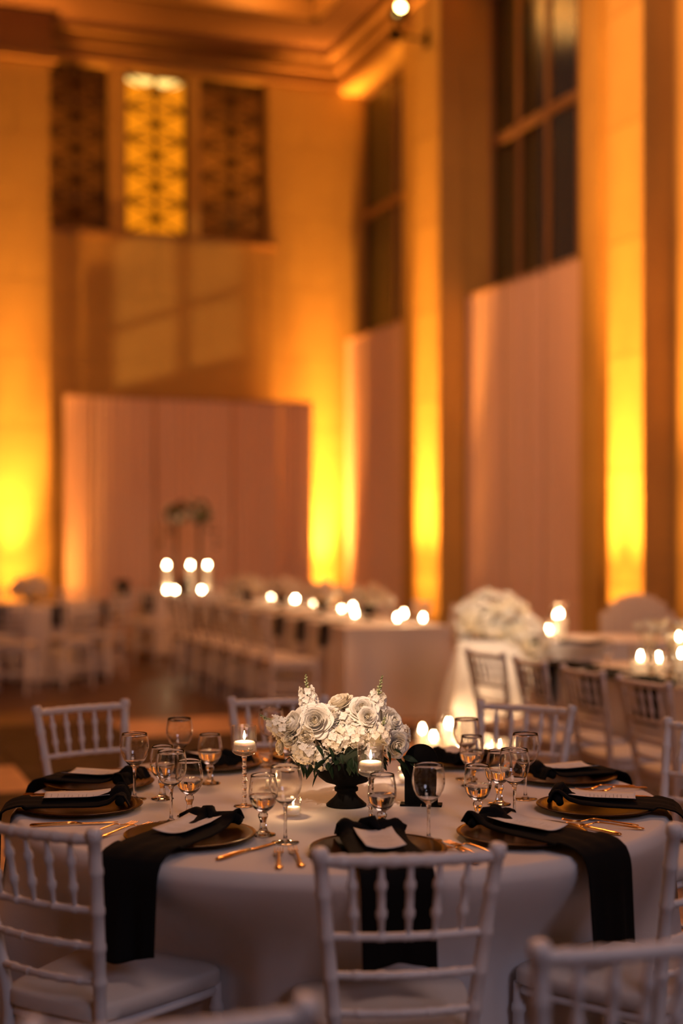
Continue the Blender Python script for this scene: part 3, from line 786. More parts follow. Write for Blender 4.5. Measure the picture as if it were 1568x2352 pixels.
# hydrangea floret: four ruffled petals
def floret():
    mb = MB()
    for k in range(4):
        a0 = k*pi/2+random.uniform(-.12, .12); rr = random.uniform(.9, 1.1)
        def fn(a, b):
            x = 2*a-1; r = .05+.95*b*rr; wd = .78*sin(pi*min(1, b*.80+.08))**.8*rr
            p = Vector((r*(1-.12*x*x), x*wd*.62, .10+.28*b*b+.16*x*x*b+.05*sin(x*5+k)))
            return (p.x*cos(a0)-p.y*sin(a0), p.x*sin(a0)+p.y*cos(a0), p.z-(.25*max(0, b-.7)))
        mb.sheet(fn, 5, 5, .03)
    mb.lathe([(.001, .0), (.09, .05), (.09, .16), (.001, .2)], 8)
    return mb
FL = [floret().mesh('floret', M['petal'], True) for _ in range(5)]+[floret().mesh('floret', M['petalc'], True)]
core_me = MB().lathe([(.001, -.8), (.5, -.6), (.78, 0), (.5, .6), (.001, .8)], 12).mesh('flower_head', M['petalc'], True)
def hydrangea(parent, pos, R, n=26, face_dir=(0, -1, .3)):
    h = ob('flower_head', core_me, parent, pos, scale=R)
    fd = Vector(face_dir).normalized(); ga = pi*(3-5**.5); k = 0
    m = int(n*1.6)
    for i in range(m):
        z = 1-2*(i+.5)/m; r = math.sqrt(1-z*z); d = Vector((r*cos(ga*i), r*sin(ga*i), z))
        if d.dot(fd) < -.25: continue
        d = (d+Vector([random.uniform(-.15, .15) for _ in range(3)])).normalized()
        ob('floret', random.choice(FL), h, d*random.uniform(.70, .88), rot=axis_rot(d, random.random()*6), scale=random.uniform(.30, .40)*.034/R*1.15)
    return h
def P(px, py, dy=0.0):          # point in the bouquet seen at this place, dy metres nearer than its middle
    Yp = CY-dy; return ((px-784)/F*Yp-CX, -dy, EYE+(1228-py)/F*Yp-TZ-.0008)
def PW(px, py, Yp): return Vector(((px-784)/F*Yp, Yp, EYE+(1228-py)/F*Yp))
for px, py, dy, d, R, c in [
    (722, 1655, .105, (-.25, -1, .35), .046, 'petal'), (668, 1660, .075, (-.9, -.6, .45), .040, 'petal'),
    (776, 1608, .02, (-.45, -.3, 1), .038, 'petalc'), (832, 1626, .065, (-.1, -.8, .7), .040, 'petal'),
    (845, 1645, .095, (.2, -1, .3), .026, 'petal'), (764, 1640, .06, (.2, -.7, .75), .034, 'petal'),
    (902, 1655, .045, (.75, -.6, .55), .044, 'petal'), (913, 1712, .075, (.55, -1, -.1), .036, 'petal'),
    (640, 1714, .05, (-1, -.5, .15), .022, 'petalc'), (664, 1695, .085, (-.6, -1, .1), .026, 'petalc'),
    (877, 1628, .0, (.5, -.2, 1), .036, 'petal'), (800, 1612, -.05, (.1, .5, 1), .040, 'petal'),
    (715, 1630, -.03, (-.4, .2, 1), .036, 'petal'), (690, 1680, -.06, (-1, .5, .5), .036, 'petal'),
    (930, 1690, -.01, (1, -.1, .3), .034, 'petal'), (700, 1690, .11, (-.4, -1, -.15), .024, 'petalc')]:
    pos = Vector(P(px, py, dy))-Vector(d).normalized()*R*.55
    rose(cp, pos, d, R, c)
for px, py, dy, R, n in [(700, 1722, .075, .044, 30), (770, 1698, .085, .046, 34), (812, 1690, .080, .044, 30), (866, 1690, .07, .042, 26), (742, 1742, .07, .036, 22),
                         (845, 1722, .06, .036, 18), (905, 1690, .02, .046, 22), (800, 1660, .04, .045, 22), (655, 1680, .02, .035, 18), (740, 1660, -.05, .055, 20), (840, 1660, -.06, .055, 20)]:
    hydrangea(cp, P(px, py, dy), R, n)
# stock spikes
def spike(pts, n, blos, name='flower_spike'):
    mb = MB().sweep(pts, [.0016]*len(pts), 6)
    s = ob(name, mb.mesh(name, M['stem']), cp)
    Pn = [Vector(p) for p in pts]
    def at(t):
        k = min(int(t*(len(Pn)-1)), len(Pn)-2); return Pn[k].lerp(Pn[k+1], t*(len(Pn)-1)-k)
    D = (Pn[-1]-Pn[0]).normalized()
    for i in range(n):
        t = i/n; a = i*2.4; side = D.orthogonal(); side.rotate(Matrix.Rotation(a, 3, D))
        if t < blos:
            p = at(t)+side*.016*(1-t*.4); ob('blossom', random.choice(FL), s, p, rot=axis_rot(side+D*.3, a), scale=.0145*(1-.35*t))
        else:
            p = at(t)+side*.0055*(1.2-t); r = .0056*(1.3-t)
            b = MB().lathe([(.0002, -1.2*r), (r, -.4*r), (r*.9, .6*r), (.0002, 1.6*r)], 7)
            ob('bud', b.mesh('bud', M['bud'], True), s, p, rot=axis_rot(side+D*1.2, a))
spike([P(712, 1625, .05), P(705, 1595, .05), P(702, 1548, .05)], 34, .66)
spike([P(862, 1625, .03), P(868, 1595, .03), P(878, 1551, .03)], 32, .55)
spike([P(655, 1672, .06), P(625, 1660, .06), P(596, 1641, .06)], 28, .6)
spike([P(872, 1700, .115), P(878, 1675, .115), P(884, 1646, .11)], 24, .7)
spike([P(660, 1690, .03), P(640, 1672, .03), P(618, 1668, .03)], 16, .6)
# leaves
def leaf_mesh(L, Wd, bend, seed):
    def fn(a, b):
        x = 2*a-1; wd = Wd*sin(pi*b**.75)**.9 if 0 < b < 1 else 0
        return (x*wd*.5, L*b, -bend*b*b+.12*Wd*abs(x)*sin(pi*b))
    return MB().sheet(fn, 4, 10, .0004)
LV = [leaf_mesh(.050, .018, .010, 0).mesh('leaf', M['leaf'], True), leaf_mesh(.042, .014, .016, 1).mesh('leaf', M['leaf'], True), leaf_mesh(.036, .016, .004, 2).mesh('leaf', M['leaf'], True)]
def leaf(p0, p1, roll=0, k=None):
    a, b = Vector(p0), Vector(p1); d = (b-a); L = d.length; k = random.randrange(3) if k is None else k
    q = d.to_track_quat('Y', 'Z').to_matrix() @ Matrix.Rotation(roll, 3, 'Y')
    base = (.050, .042, .036)[k]
    ob('leaf', LV[k], cp, a, rot=q.to_euler(), scale=L/base)
for x0, y0, x1, y1, dy, r in [(727, 1712, 748, 1736, .13, .6), (755, 1716, 770, 1742, .12, .3), (822, 1722, 795, 1730, .12, .4), (735, 1768, 713, 1806, .105, .5),
    (748, 1745, 716, 1770, .11, .9), (752, 1750, 768, 1790, .11, .2), (808, 1740, 800, 1782, .115, -.3), (783, 1732, 787, 1756, .12, .5), (700, 1745, 672, 1765, .08, .7),
    (690, 1752, 705, 1783, .09, .4), (676, 1745, 660, 1775, .06, .2), (700, 1760, 706, 1785, .10, -.2), (668, 1738, 648, 1752, .05, .5), (718, 1755, 700, 1778, .09, .8),
    (905, 1735, 935, 1758, .06, .6), (915, 1745, 950, 1770, .05, .3), (925, 1738, 960, 1748, .03, .9), (890, 1725, 903, 1752, .10, .2), (940, 1752, 968, 1766, .03, .5),
    (905, 1720, 925, 1730, .09, .5), (880, 1740, 870, 1775, .09, .3), (835, 1735, 842, 1770, .10, -.4), (768, 1728, 742, 1748, .11, .6), (690, 1735, 660, 1730, .05, .6),
    (920, 1752, 932, 1785, .03, .2), (650, 1735, 632, 1728, .03, .7), (820, 1748, 835, 1775, .10, .3), (725, 1748, 730, 1772, .10, .0), (865, 1655, 850, 1668, .10, .4), (780, 1655, 772, 1668, .09, .2)]:
    leaf(P(x0, y0, dy), P(x1, y1, dy+.008), r)
for i in range(46):     # collar of greenery all round the rim
    a = 2*pi*i/46+random.uniform(-.06, .06); r0 = .085+random.uniform(0, .02); z = .135+random.uniform(-.005, .03)
    r1 = r0+random.uniform(.025, .05); z1 = z-random.uniform(.0, .045)
    leaf((r0*cos(a), r0*sin(a), z), (r1*cos(a+.1), r1*sin(a+.1), z1), random.uniform(-.8, .8))

# ------------------------------------------------------------------ middle distance
def hdir(u, v):  # hall direction to world
    p = W(u, v)-W(0, 0); return Vector((p.x, p.y, 0))
D = hdir(0, -1).normalized(); E_ = hdir(1, 0).normalized()     # D away along the hall, E_ to the right
def cloth_rect(L, Wd, Z, seed, flare=.05, amp=.03):
    """rectangular cloth to the floor; x from 0..Wd, y from 0..L"""
    rnd = random.Random(seed); ph = rnd.random()*6; mb = MB()
    per = []; n1, n2 = max(8, int(Wd/.035)), int(L/.05)
    for i in range(n1): per.append((Wd*i/n1, 0, 0, -1))
    for i in range(n2): per.append((Wd, L*i/n2, 1, 0))
    for i in range(n1): per.append((Wd-Wd*i/n1, L, 0, 1))
    for i in range(n2): per.append((0, L-L*i/n2, -1, 0))
    N = len(per); rows = [(0, 0), (.012, .002), (.03, .01), (.12, .02), (.20, .12), (.28, .24), (.35, .35), (.45, .47), (.65, .7), (1, 1)]
    v = []
    for h, k in rows:
        for i, (x, y, nx, ny) in enumerate(per):
            corner = max(0, 1-min(math.hypot(x-a, y-b) for a in (0, Wd) for b in (0, L))/.16)
            s = i*2*pi/N
            d = .004+flare*k+amp*k*sin(i*.62+ph+sin(i*.21))+.10*corner*k
            cx = (nx*d); cy = (ny*d)
            if corner > 0:
                cx += math.copysign(.06*corner*k, x-Wd/2)*(0 if nx else 1); cy += math.copysign(.06*corner*k, y-L/2)*(0 if ny else 1)
            v.append((x+cx, y+cy, Z-.006*(1 if h > 0 else 0)-(Z-.02)*h))
    f = []
    for j in range(len(rows)-1):
        for i in range(N): f.append((j*N+i, (j+1)*N+i, (j+1)*N+(i+1) % N, j*N+(i+1) % N))
    f.append(tuple(range(N)))
    return mb.add(v, f)
def table_rect(x, y, rz, L, Wd, name_label, cloth_label, seed, Z=.76):
    t = empty('banquet_table', (x, y, 0), rz, name_label, 'table')
    ob('tabletop', MB().box(.02, Wd-.02, .02, L-.02, Z-.04, Z-.012).mesh('tabletop', M['frame']), t)
    for a in (.1, Wd-.1):
        for b in (.15, L-.15): ob('leg', MB().sweep([(a, b, 0), (a, b, Z-.04)], [.015, .015], 6).mesh('leg', M['black']), t)
    me = cloth_rect(L, Wd, Z, seed).mesh('tablecloth', M['cloth'], True); smooth_angle(me, 60)
    ob('tablecloth', me, None, (x, y, 0), rz, cloth_label, 'tablecloth')
LX, LY = .03, 11.55
table_rect(LX, LY, A20, 4.9, .92, 'long banquet table under the white cloth behind the bouquet', 'white floor-length cloth on the long table behind the bouquet', 3)
def LT(a, b): return Vector((LX, LY, 0))+E_*a+D*b      # a across (0..0.84), b along
# votive candles
cup_bg = MB().lathe([(.0005, 0), (.032, 0), (.034, .004), (.036, .085), (.034, .085), (.032, .006), (.0005, .005)], 16).mesh('cup', M['thin'], True)
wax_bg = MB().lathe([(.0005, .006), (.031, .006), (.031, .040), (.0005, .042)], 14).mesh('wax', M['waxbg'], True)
flame_bg = MB().lathe([(.0005, 0), (.007, .008), (.009, .018), (.006, .032), (.0005, .046)], 8).mesh('flame', M['flamebg'], True)
def votive(x, y, z, label, group, s=1.0, pillar=0.0, light=0):
    t = empty('pillar_candle' if pillar else 'votive_candle', (x, y, z+.001), 0, label, 'candle', group)
    if pillar:
        ob('cup', MB().lathe([(.0005, 0), (.048, 0), (.05, .004), (.05, pillar+.10), (.048, pillar+.10), (.048, .006), (.0005, .005)], 20).mesh('cup', M['thin'], True), t)
        ob('wax', MB().lathe([(.0005, .006), (.036, .006), (.036, pillar), (.030, pillar+.004), (.0005, pillar)], 18).mesh('wax', M['waxbg'], True), t)
        ob('flame', flame_bg, t, (0, 0, pillar+.006))
    else:
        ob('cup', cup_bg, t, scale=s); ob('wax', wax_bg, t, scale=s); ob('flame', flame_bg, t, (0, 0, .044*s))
    if light:
        l = lamp('POINT', 'candle_light', (0, 0, 0), light, (1, .58, .26), .02); l.parent = t; l.location = (0, 0, (pillar or .04)+.05)
    return t
def onz(px, py, z):       # world point on the level z seen at this place in the frame
    Yp = (EYE-z)*F/(py-1228); return (px-784)/F*Yp, Yp
VG = 'votive candles along the long table behind the bouquet'
vl = [(1032, 1430, 'at its near right corner'), (955, 1411, 'near its front end, second from the right corner'), (912, 1421, 'near the middle of its front end'),
      (815, 1411, 'lowest of the bright cluster'), (843, 1395, 'at the right of the bright cluster'), (824, 1375, 'at the top right of the bright cluster'),
      (785, 1399, 'at the lower left of the bright cluster'), (783, 1376, 'in the middle of the bright cluster'), (758, 1378, 'at the left of the bright cluster'),
      (720, 1385, 'single bright one left of the cluster'), (688, 1375, 'softer one farther left'), (640, 1370, 'lowest of the far group of three'),
      (648, 1344, 'topmost of the far group of three'), (622, 1358, 'leftmost and dimmest of the far group')]
for i, (px, py, wd) in enumerate(vl):
    x, y = onz(px, py, .815)
    rel = Vector((x-LX, y-LY, 0)); a = rel.dot(E_); b = rel.dot(D)
    a = min(max(a, .10), .83); b = min(max(b, .1), 4.8); p = LT(a, b)
    votive(p.x, p.y, .76, 'votive candle on the long table, %s' % wd, VG, light=.9 if i % 3 == 0 else 0)
# flower clusters on background tables
def blossom_mesh():
    mb = MB()
    for k in range(9):
        a0 = k*2.4; el = .2+.12*k
        def fn(a, b):
            x = 2*a-1; r = .25+.75*b; q = Vector((r*cos(el)*1.0, x*.5*sin(pi*min(1, b*.8+.1)), r*sin(el)))
            return (q.x*cos(a0)-q.y*sin(a0), q.x*sin(a0)+q.y*cos(a0), q.z*.9)
        mb.sheet(fn, 3, 3, .04)
    mb.lathe([(.001, -.3), (.5, -.1), (.55, .3), (.3, .6), (.001, .7)], 8)
    return mb
BL = [blossom_mesh().mesh('blossom', M['petal'], True), blossom_mesh().mesh('blossom', M['petalc'], True)]
vase_bg = MB().lathe([(.0005, 0), (.05, 0), (.05, .006), (.02, .03), (.022, .05), (.07, .09), (.085, .13), (.075, .13), (.0005, .07)], 18).mesh('vase', M['black'], True)
def mound(name, x, y, z, rx, ry, rz_, n, label, group=None, s=.045, vase=True, lm='leafy', seed=1, cat='flower arrangement', zc=None, leaves=True, bl=None):
    rnd = random.Random(seed); t = empty(name, (x, y, z), A20, label, cat, group)
    zc = zc if zc is not None else (.13 if vase else rz_)
    if vase: ob('vase', vase_bg, t)
    if leaves: ob('foliage', MB().lathe([(.001, zc-rz_*.45), (rx*.5, zc-rz_*.4), (rx*.62, zc), (rx*.42, zc+rz_*.45), (.001, zc+rz_*.6)], 16).mesh('foliage', M[lm], True), t, scale=(1, ry/rx, 1))
    ga = pi*(3-5**.5)
    for i in range(n):
        zz = 1-1.5*(i+.5)/n; r = math.sqrt(max(0, 1-zz*zz)); d = Vector((r*cos(ga*i)*rx, r*sin(ga*i)*ry, zz*rz_))
        d *= rnd.uniform(.78, 1.15)
        ob('blossom', (bl or BL)[rnd.random() < .35], t, (d.x, d.y, zc+d.z), rot=axis_rot(d+Vector([rnd.uniform(-.04, .04) for _ in range(3)]), rnd.random()*6), scale=s*rnd.uniform(.8, 1.5))
    return t
for i, (a, b, wd) in enumerate([(.55, .9, 'nearest'), (.50, 2.0, 'second'), (.46, 3.1, 'third'), (.42, 4.2, 'farthest')]):
    p = LT(a, b); mound('low_flower_bowl', p.x, p.y, .762, .20, .16, .09, 26, 'low bowl of white flowers on the long table behind the bouquet, %s from us' % wd, 'low flower bowls on the long table', .05, seed=i+4, zc=.19)
# black napkins along the long table left edge + glasses
def nbm(dr, w=.13): return MB().sheet(lambda a, b: ((a-.5)*(w+.02*b), .14-.16*min(1, b/.45)-(.03+.02*b if b > .45 else 0), .012 if b < .45 else .012-(b-.45)/.55*dr), 6, 20, .01).mesh('napkin', M['napkin'], True)
nb_me = nbm(.2); nb_long = nbm(.21, .20)
def bgnap(p, rz, label, group, me=None): ob('napkin', me or nb_me, None, (p.x, p.y, p.z), rz, label, 'napkin', group)
G3 = 'chairs on the left side of the long table'; G4 = 'black napkins hanging from the left side of the long table'
for i in range(7):
    b = .42+.62*i; o_ = ['nearest', 'second', 'third', 'fourth', 'fifth', 'sixth', 'farthest'][i]
    p = LT(.02, b); p.z = .765
    bgnap(p, A20-pi/2, 'black napkin hanging from the left side of the long table, %s from us' % o_, G4)
    if i < 6:
        q = LT(-.50, b+.1); chair(q.x, q.y, A20-pi/2, 'white chair on the left side of the long table, %s from us' % o_, G3)
for i in range(5):
    b = .8+.9*i; o_ = ['nearest', 'second', 'third', 'fourth', 'farthest'][i]
    p = LT(.91, b); p.z = .765
    bgnap(p, A20+pi/2, 'black napkin on the right side of the long table, %s from us' % o_, 'black napkins on the right side of the long table')
    q = LT(1.34, b); chair(q.x, q.y, A20+pi/2, 'white chair on the right side of the long table, %s from us' % o_, 'chairs on the right side of the long table')

# right long table
ex, ey = 1.13, 8.35
p0 = Vector((ex, ey, 0))-D*3.9
table_rect(p0.x, p0.y, A20, 3.9, .9, 'long banquet table under the cloth at the right edge', 'white cloth on the long table at the right edge', 9)
def RT(a, b): return Vector((ex, ey, 0))+E_*a-D*b     # b toward the camera
Gc = 'chairs on the left side of the right long table'
for k, wd in zip(range(-2, 3), ['dark against the bright drape', 'fourth from us', 'third from us, black napkin showing through', 'second from the right edge', 'nearest, cut by the right edge']):
    cx = 1.21-k*.53*D.x*-1*-1; 
    c = Vector((1.21, 6.8, 0))-D*(.53*k)
    chair(c.x, c.y, A20-pi/2+rad([6, -4, 0, 3, 0][k+2]), 'left-side white chair of the right long table, %s' % wd, Gc)
for i in range(4):
    p = RT(.03, (.195, .70, 1.255, 1.8)[i]); p.z = .765; o_ = ['farthest', 'second farthest', 'third farthest', 'nearest'][i]
    bgnap(p, A20-pi/2, 'black napkin hanging from the right long table, %s from us' % o_, 'black napkins on the right long table', nb_long)
    q = RT(.42, .1+.6*i); 
for i, (px, py, Yq, wd) in enumerate([(1470, 1503, 7.75, 'left of the dried flower vases'), (1559, 1462, 7.5, 'tallest at the right edge'), (1512, 1506, 7.85, 'between the glass vases'), (1563, 1500, 7.2, 'low one at the right edge')]):
    pil = EYE+(1228-py)/F*Yq-.79; big = pil > .08
    votive((px-784)/F*Yq, Yq, .76, 'candle on the right long table, %s' % wd, 'candles on the right long table', pillar=pil if big else 0, s=1 if big else max(.6, pil/.044), light=.8 if i < 2 else 0)
# glass vases with dried flowers
for i, (px, Yv, h, wd) in enumerate([(1492, 8.02, .22, 'left'), (1548, 7.5, .25, 'right')]):
    X = (px-784)/F*Yv
    t = empty('bud_vase', (X, Yv, .761), 0, 'clear glass vase of dried pale blooms on the right long table, %s of two' % wd, 'vase', 'glass vases on the right long table')
    ob('vase', MB().lathe([(.0005, 0), (.035, 0), (.04, .01), (.03, .08), (.022, .12), (.028, .15), (.026, .15), (.019, .12), (.0005, .01)], 20).mesh('vase', M['thin'], True), t)
    for k in range(9):
        a = k*2.4; r = .03+.05*random.random()
        top = (r*cos(a), r*sin(a), h*random.uniform(.85, 1.2))
        ob('stem', MB().sweep([(0, 0, .02), top], [.0015, .0015], 5).mesh('stem', M['stem']), t)
        ob('blossom', BL[k % 2], t, top, rot=axis_rot((cos(a)*.4, sin(a)*.4, 1)), scale=.03)

# sweetheart table with white drape, flower mound, trailing flowers, candles on the floor
sx, sy = .80, 9.75
t0 = Vector((sx, sy, 0))
table_rect(sx, sy, rad(-4), .75, 1.65, 'small head table under the bright white drape', 'bright white drape of the head table, lit by floor candles', 12, .79)
mound('flower_mound', 1.06, 9.92, .79, .22, .18, .17, 75, 'large mound of white hydrangeas at the left end of the head table', None, .055, vase=False, seed=31, zc=.13)
mound('flower_mound', 1.25, 9.80, .74, .13, .14, .09, 30, 'smaller heap of white flowers spilling over the front of the head table', None, .05, vase=False, seed=33, zc=.09)
tr = empty('flower_garland', (1.33, 9.62, .30), 0, 'white flower garland trailing down the front of the head table', 'garland')
ob('vine', MB().sweep([(-.03, .02, .50), (0, -.02, .3), (.0, -.03, .12), (-.01, -.03, 0)], [.03, .04, .03, .01], 8).mesh('vine', M['leafy'], True), tr)
for k in range(26):
    zz = .50*(1-k/26); ob('blossom', BL[k % 2], tr, (random.uniform(-.06, .06)*(1-k/40), -.05+random.uniform(-.03, .02), zz), rot=axis_rot((random.uniform(-.5, .5), -1, .3)), scale=.042)
for px, py, z, pil, wd, li in [(995, 1690, 0, .19, 'leftmost', 7.0), (1030, 1660, 0, .24, 'tallest one', 7.0), (1140, 1706, 0, .12, 'seen through the round-table chair', 7),
                         (1052, 1690, 0, .10, 'just right of the tallest', 0), (1105, 1735, 0, .04, 'lowest', 0), (962, 1655, 0, .19, 'faint one at the far left', 0)]:
    x, y = onz(px, py, pil+.03); x, y = x, min(y, 9.55)
    votive(x, y, .0, 'ivory floor candle before the head table, %s' % wd, 'floor candles before the head table', pillar=pil, light=li)
for px, py, pil, wd in [(1286, 1408, .26, 'tall, behind glass'), (1277, 1412, .24, 'tall, just behind the other'), (1259, 1458, .10, 'short, bright'), (1274, 1452, .12, 'short, at the back')]:
    zf = .79+pil+.03; Yp = 10.05 if 'back' in wd or 'behind the' in wd else 9.90; X = (px-784)/F*Yp
    zf = EYE+(1228-py)/F*Yp; pl = zf-.79-.03
    votive(X, Yp, .79, 'candle in a glass cylinder on the head table, %s' % wd, 'candles on the head table', pillar=max(pl, .04), light=1.2 if 'at the back' not in wd else 0)
# scalloped channel-back chair at the head table
x, y = (1465-784)/F*11.1, 11.1
t = empty('channel_back_chair', (x, y, 0), rad(172), 'ivory channel-tufted chair with rounded scallop back behind the right tables', 'chair')
for k in range(9):
    a = rad(-62+15.5*k); hw_ = .34
    x0 = (k-4)*.060
    top = math.sqrt(max(0, 1-(x0/.30)**2))*.36+.70
    ob('channel', MB().sweep([(x0*.8, .0, .42), (x0, -.04, .42+(top-.42)*.5), (x0*1.05, -.09, top-.03), (x0*1.04, -.09, top)], [.036, .042, .040, .018], 10).mesh('channel', M['cushion'], True), t)
ob('seat', MB().lathe([(.001, .34), (.33, .34), (.35, .37), (.35, .43), (.33, .46), (.001, .47)], 30).mesh('seat', M['cushion'], True), t, (0, .28, 0))
for k in range(4):
    a = pi/4+k*pi/2; ob('leg', MB().sweep([(.24*cos(a), .28+.24*sin(a), .34), (.26*cos(a), .28+.26*sin(a), 0)], [.018, .012], 8).mesh('leg', M['gold'], True), t)
# dark plates and napkins on the right table/head table
mb = MB().box(-.17, .17, -.08, .08, 0, .02)
for i, (px, py, z, wd) in enumerate([(1345, 1473, .79, 'on the head table right of the candles'), (1305, 1527, .76, 'at the far end of the right long table'), (1435, 1553, .76, 'on the right long table beside the votive')]):
    x, y = onz(px, py, z+.02); ob('napkin', MB().sheet(lambda a, b: ((a-.5)*.34, (b-.5)*.16, .02+.006*sin(a*9)+.004*sin(b*7)), 10, 6, .012).mesh('napkin', M['napkin'], True), None, (x, y, z), rad([0, 10, -20][i]), 'folded black napkin lying %s' % wd, 'napkin', 'black napkins lying on the right tables')
# goblets on the right table
for i, (px, Yg) in enumerate([(1535, 7.2), (1495, 7.35), (1395, 8.0), (1560, 7.0)]):
    g = empty('water_goblet', ((px-784)/F*Yg, Yg, .762), 0, 'clear goblet on the right long table, %s' % ['third from its far end', 'second from its far end', 'at its far end', 'nearest to us'][i], 'glass', 'goblets on the right long table')
    for k in ('bowl', 'stem', 'foot'): ob(k, GM['water_goblet', k], g)

# ------------------------------------------------------------------ left background tables
def round_bg(x, y, R, seed, label):
    t = empty('round_table', (x, y, 0), 0, 'round table under the cloth %s' % label, 'table')
    ob('tabletop', MB().lathe([(.001, .715), (R-.02, .715), (R-.015, .74), (.001, .74)], 32).mesh('tabletop', M['frame']), t)
    for k in range(4):
        a = k*pi/2; ob('leg', MB().sweep([(.4*cos(a), .4*sin(a), 0), (.4*cos(a), .4*sin(a), .715)], [.015, .015], 6).mesh('leg', M['black']), t)
    ob('tablecloth', cloth_round(R, .76, seed, 11).mesh('tablecloth', M['cloth'], True), None, (x, y, 0), 0, 'white cloth on the round table %s' % label, 'tablecloth')
def XY(px, Yp): return (px-784)/F*Yp, Yp
x1, y1 = XY(95, 15.4); round_bg(x1, y1, .76, 21, 'at the far left below the bright column')
Gl = 'chairs around the far left round table'
for px, Yp, wd in [(25, 13.5, 'at the left edge'), (178, 14.1, 'facing it from the front right'), (262, 15.0, 'on its right side'), (-60, 14.5, 'outside the left edge'), (30, 16.8, 'on its far left side'), (165, 16.7, 'on its far side')]:
    x, y = XY(px, Yp); chair(x, y, face(x, y, x1, y1), 'white chair at the far left round table, %s' % wd, Gl)
for a, wd in [(-60, 'left'), (-20, 'front left'), (25, 'front right'), (70, 'right'), (120, 'far right'), (200, 'far left')]:
    r = .62; p = Vector((x1+.74*sin(rad(a)), y1-.74*cos(rad(a)), .765))
    bgnap(p, rad(a), 'black napkin over the %s edge of the far left round table' % wd, 'black napkins on the far left round table')
for k, (dx, dy) in enumerate([(.3, -.2), (.1, -.3), (-.2, -.1), (.35, .2), (-.1, .3), (.0, .0)]):
    g = empty('water_goblet', (x1+dx, y1+dy, .762), 0, 'clear goblet on the far left round table, %s' % ['right front', 'front middle', 'left', 'right back', 'back', 'in the middle'][k], 'glass', 'goblets on the far left round table')
    for q in ('bowl', 'stem', 'foot'): ob(q, GM['water_goblet', q], g)
mound('low_flower_bowl', x1-.15, y1+.1, .762, .16, .16, .09, 18, 'low bowl of flowers on the far left round table', None, .05, seed=51, zc=.18)
# far candle table with two tall floral stands
fx, fy = XY(430, 18.2)
table_rect(fx-.55, fy-.35, rad(8), .8, 1.15, 'far banquet table under the tall floral stands', 'white cloth on the far table under the tall floral stands', 41)
for px, wd, s in [(404, 'left', 1), (458, 'right', -1)]:
    x, y = XY(px, 18.3)
    t = empty('floral_stand', (x, y, .762), 0, 'tall slim stand crowned with white flowers and dark greenery, %s of the two' % wd, 'flower stand', 'tall floral stands on the far table')
    ob('base', MB().lathe([(.001, 0), (.11, 0), (.11, .012), (.001, .014)], 20).mesh('base', M['iron'], True), t)
    ob('pole', MB().sweep([(0, 0, .01), (0, 0, .95)], [.022, .022], 8).mesh('pole', M['iron'], True), t)
    ob('greenery', MB().lathe([(.001, .93), (.11, .96), (.14, 1.04), (.09, 1.12), (.001, 1.15)], 12).mesh('greenery', M['leafy'], True), t)
    rr = random.Random(px)
    for k in range(34):
        a = rr.random()*6.28; e = rr.uniform(-.9, 1.3); d = Vector((cos(a)*cos(e), sin(a)*cos(e), sin(e)))
        q = Vector((d.x*.16+s*.05*max(0, d.z), d.y*.13, 1.04+d.z*.14))
        ob('leaf', LV[k % 3], t, q, rot=axis_rot(d, rr.random()*6), scale=3.2) if k % 2 else ob('blossom', BL[k % 4 == 0], t, q, rot=axis_rot(d), scale=.05)
    for k in range(8):
        z = .93-.09*k*.5; q = (-s*(.10+.015*k), 0, z)
        ob('leaf', LV[k % 3], t, q, rot=(rr.random(), pi+.3, rr.random()*6), scale=3.0)
for px, py, pil, wd in [(383, 1297, 1, 'tall, left'), (437, 1297, 1, 'tall, middle'), (476, 1297, 1, 'tall, right'), (383, 1352, 0, 'low, left'), (463, 1353, 0, 'low, right'), (402, 1350, 0, 'low, middle')]:
    Yp = 18.0 if pil else 17.9
    X = (px-784)/F*Yp; zf = EYE+(1228-py)/F*Yp
    votive(X, Yp, .76, 'candle on the far table under the floral stands, %s' % wd, 'candles on the far table', pillar=(zf-.79) if pil else 0, light=1.0 if pil else 0)
Gf = 'chairs around the far candle table'
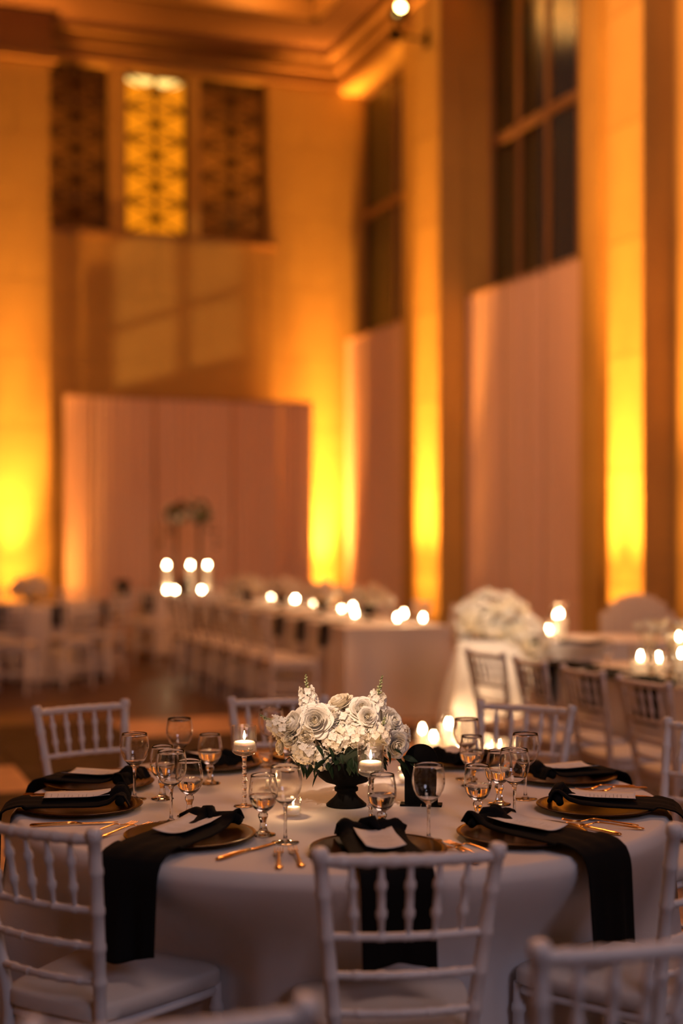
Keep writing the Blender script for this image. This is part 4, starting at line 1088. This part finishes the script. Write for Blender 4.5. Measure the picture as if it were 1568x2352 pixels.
for px, Yp, rz, wd in [(335, 16.6, -25, 'front left'), (280, 17.6, -70, 'left'), (525, 16.6, 15, 'front right'), (470, 16.2, 5, 'front middle'), (590, 18.2, 80, 'right'), (390, 19.2, 180, 'behind, left'), (500, 19.3, 170, 'behind, right')]:
    x, y = XY(px, Yp); chair(x, y, rad(rz), 'white chair at the far candle table, %s' % wd, Gf)
for i, (px, py, Yp, wd) in enumerate([(285, 1352, 17.6, 'on the chair back at its left'), (345, 1385, 16.9, 'hanging at its front left'), (548, 1352, 17.6, 'over the chair at its right'), (512, 1400, 16.6, 'hanging at its front right')]):
    X = (px-784)/F*Yp; z = EYE+(1228-py)/F*Yp
    ob('napkin', MB().sheet(lambda a, b: ((a-.5)*.17, .01*sin(a*6), (b-.5)*.22), 8, 8, .012).mesh('napkin', M['napkin'], True), None, (X, Yp-.12, z), 0, 'black napkin of the far candle table, %s' % wd, 'napkin', 'black napkins by the far candle table')
ob('black_vase', MB().lathe([(.001, 0), (.05, 0), (.065, .08), (.05, .17), (.03, .20), (.04, .23), (.001, .22)], 16).mesh('black_vase', M['black'], True), None, ((425-784)/F*17.8, 17.8, .762), 0, 'small black vase between the low candles on the far table', 'vase')

# ------------------------------------------------------------------ the cloths give way to the chair seats pushed against them
bpy.context.view_layer.update()
CHAIRS = [o for o in bpy.data.objects if o.name.startswith('chiavari_chair')]
def sm(a, b, x):
    t = max(0.0, min(1.0, (x-a)/(b-a))); return t*t*(3-2*t)
for c in [o for o in bpy.data.objects if o.name.startswith('tablecloth')]:
    me = c.data; Mc = c.matrix_world.copy(); Mi = Mc.inverted()
    xs = [Mc @ v.co for v in me.vertices]
    x0, x1 = min(p.x for p in xs)-.5, max(p.x for p in xs)+.5; y0, y1 = min(p.y for p in xs)-.5, max(p.y for p in xs)+.5
    for h in CHAIRS:
        if not (x0 < h.location.x < x1 and y0 < h.location.y < y1): continue
        Hm = h.matrix_world.copy(); Hi = Hm.inverted()
        for v, p in zip(me.vertices, xs):
            if p.z > .745: continue
            q = Hi @ p
            if -.20 < q.y < .40 and abs(q.x) < .52:
                k = sm(.52, .20, abs(q.x))*sm(.745, .47, p.z)
                if k > 0:
                    q.y += (.40-q.y)*k; n = Hm @ q; p.x, p.y = n.x, n.y; v.co = Mi @ p
    me.update()
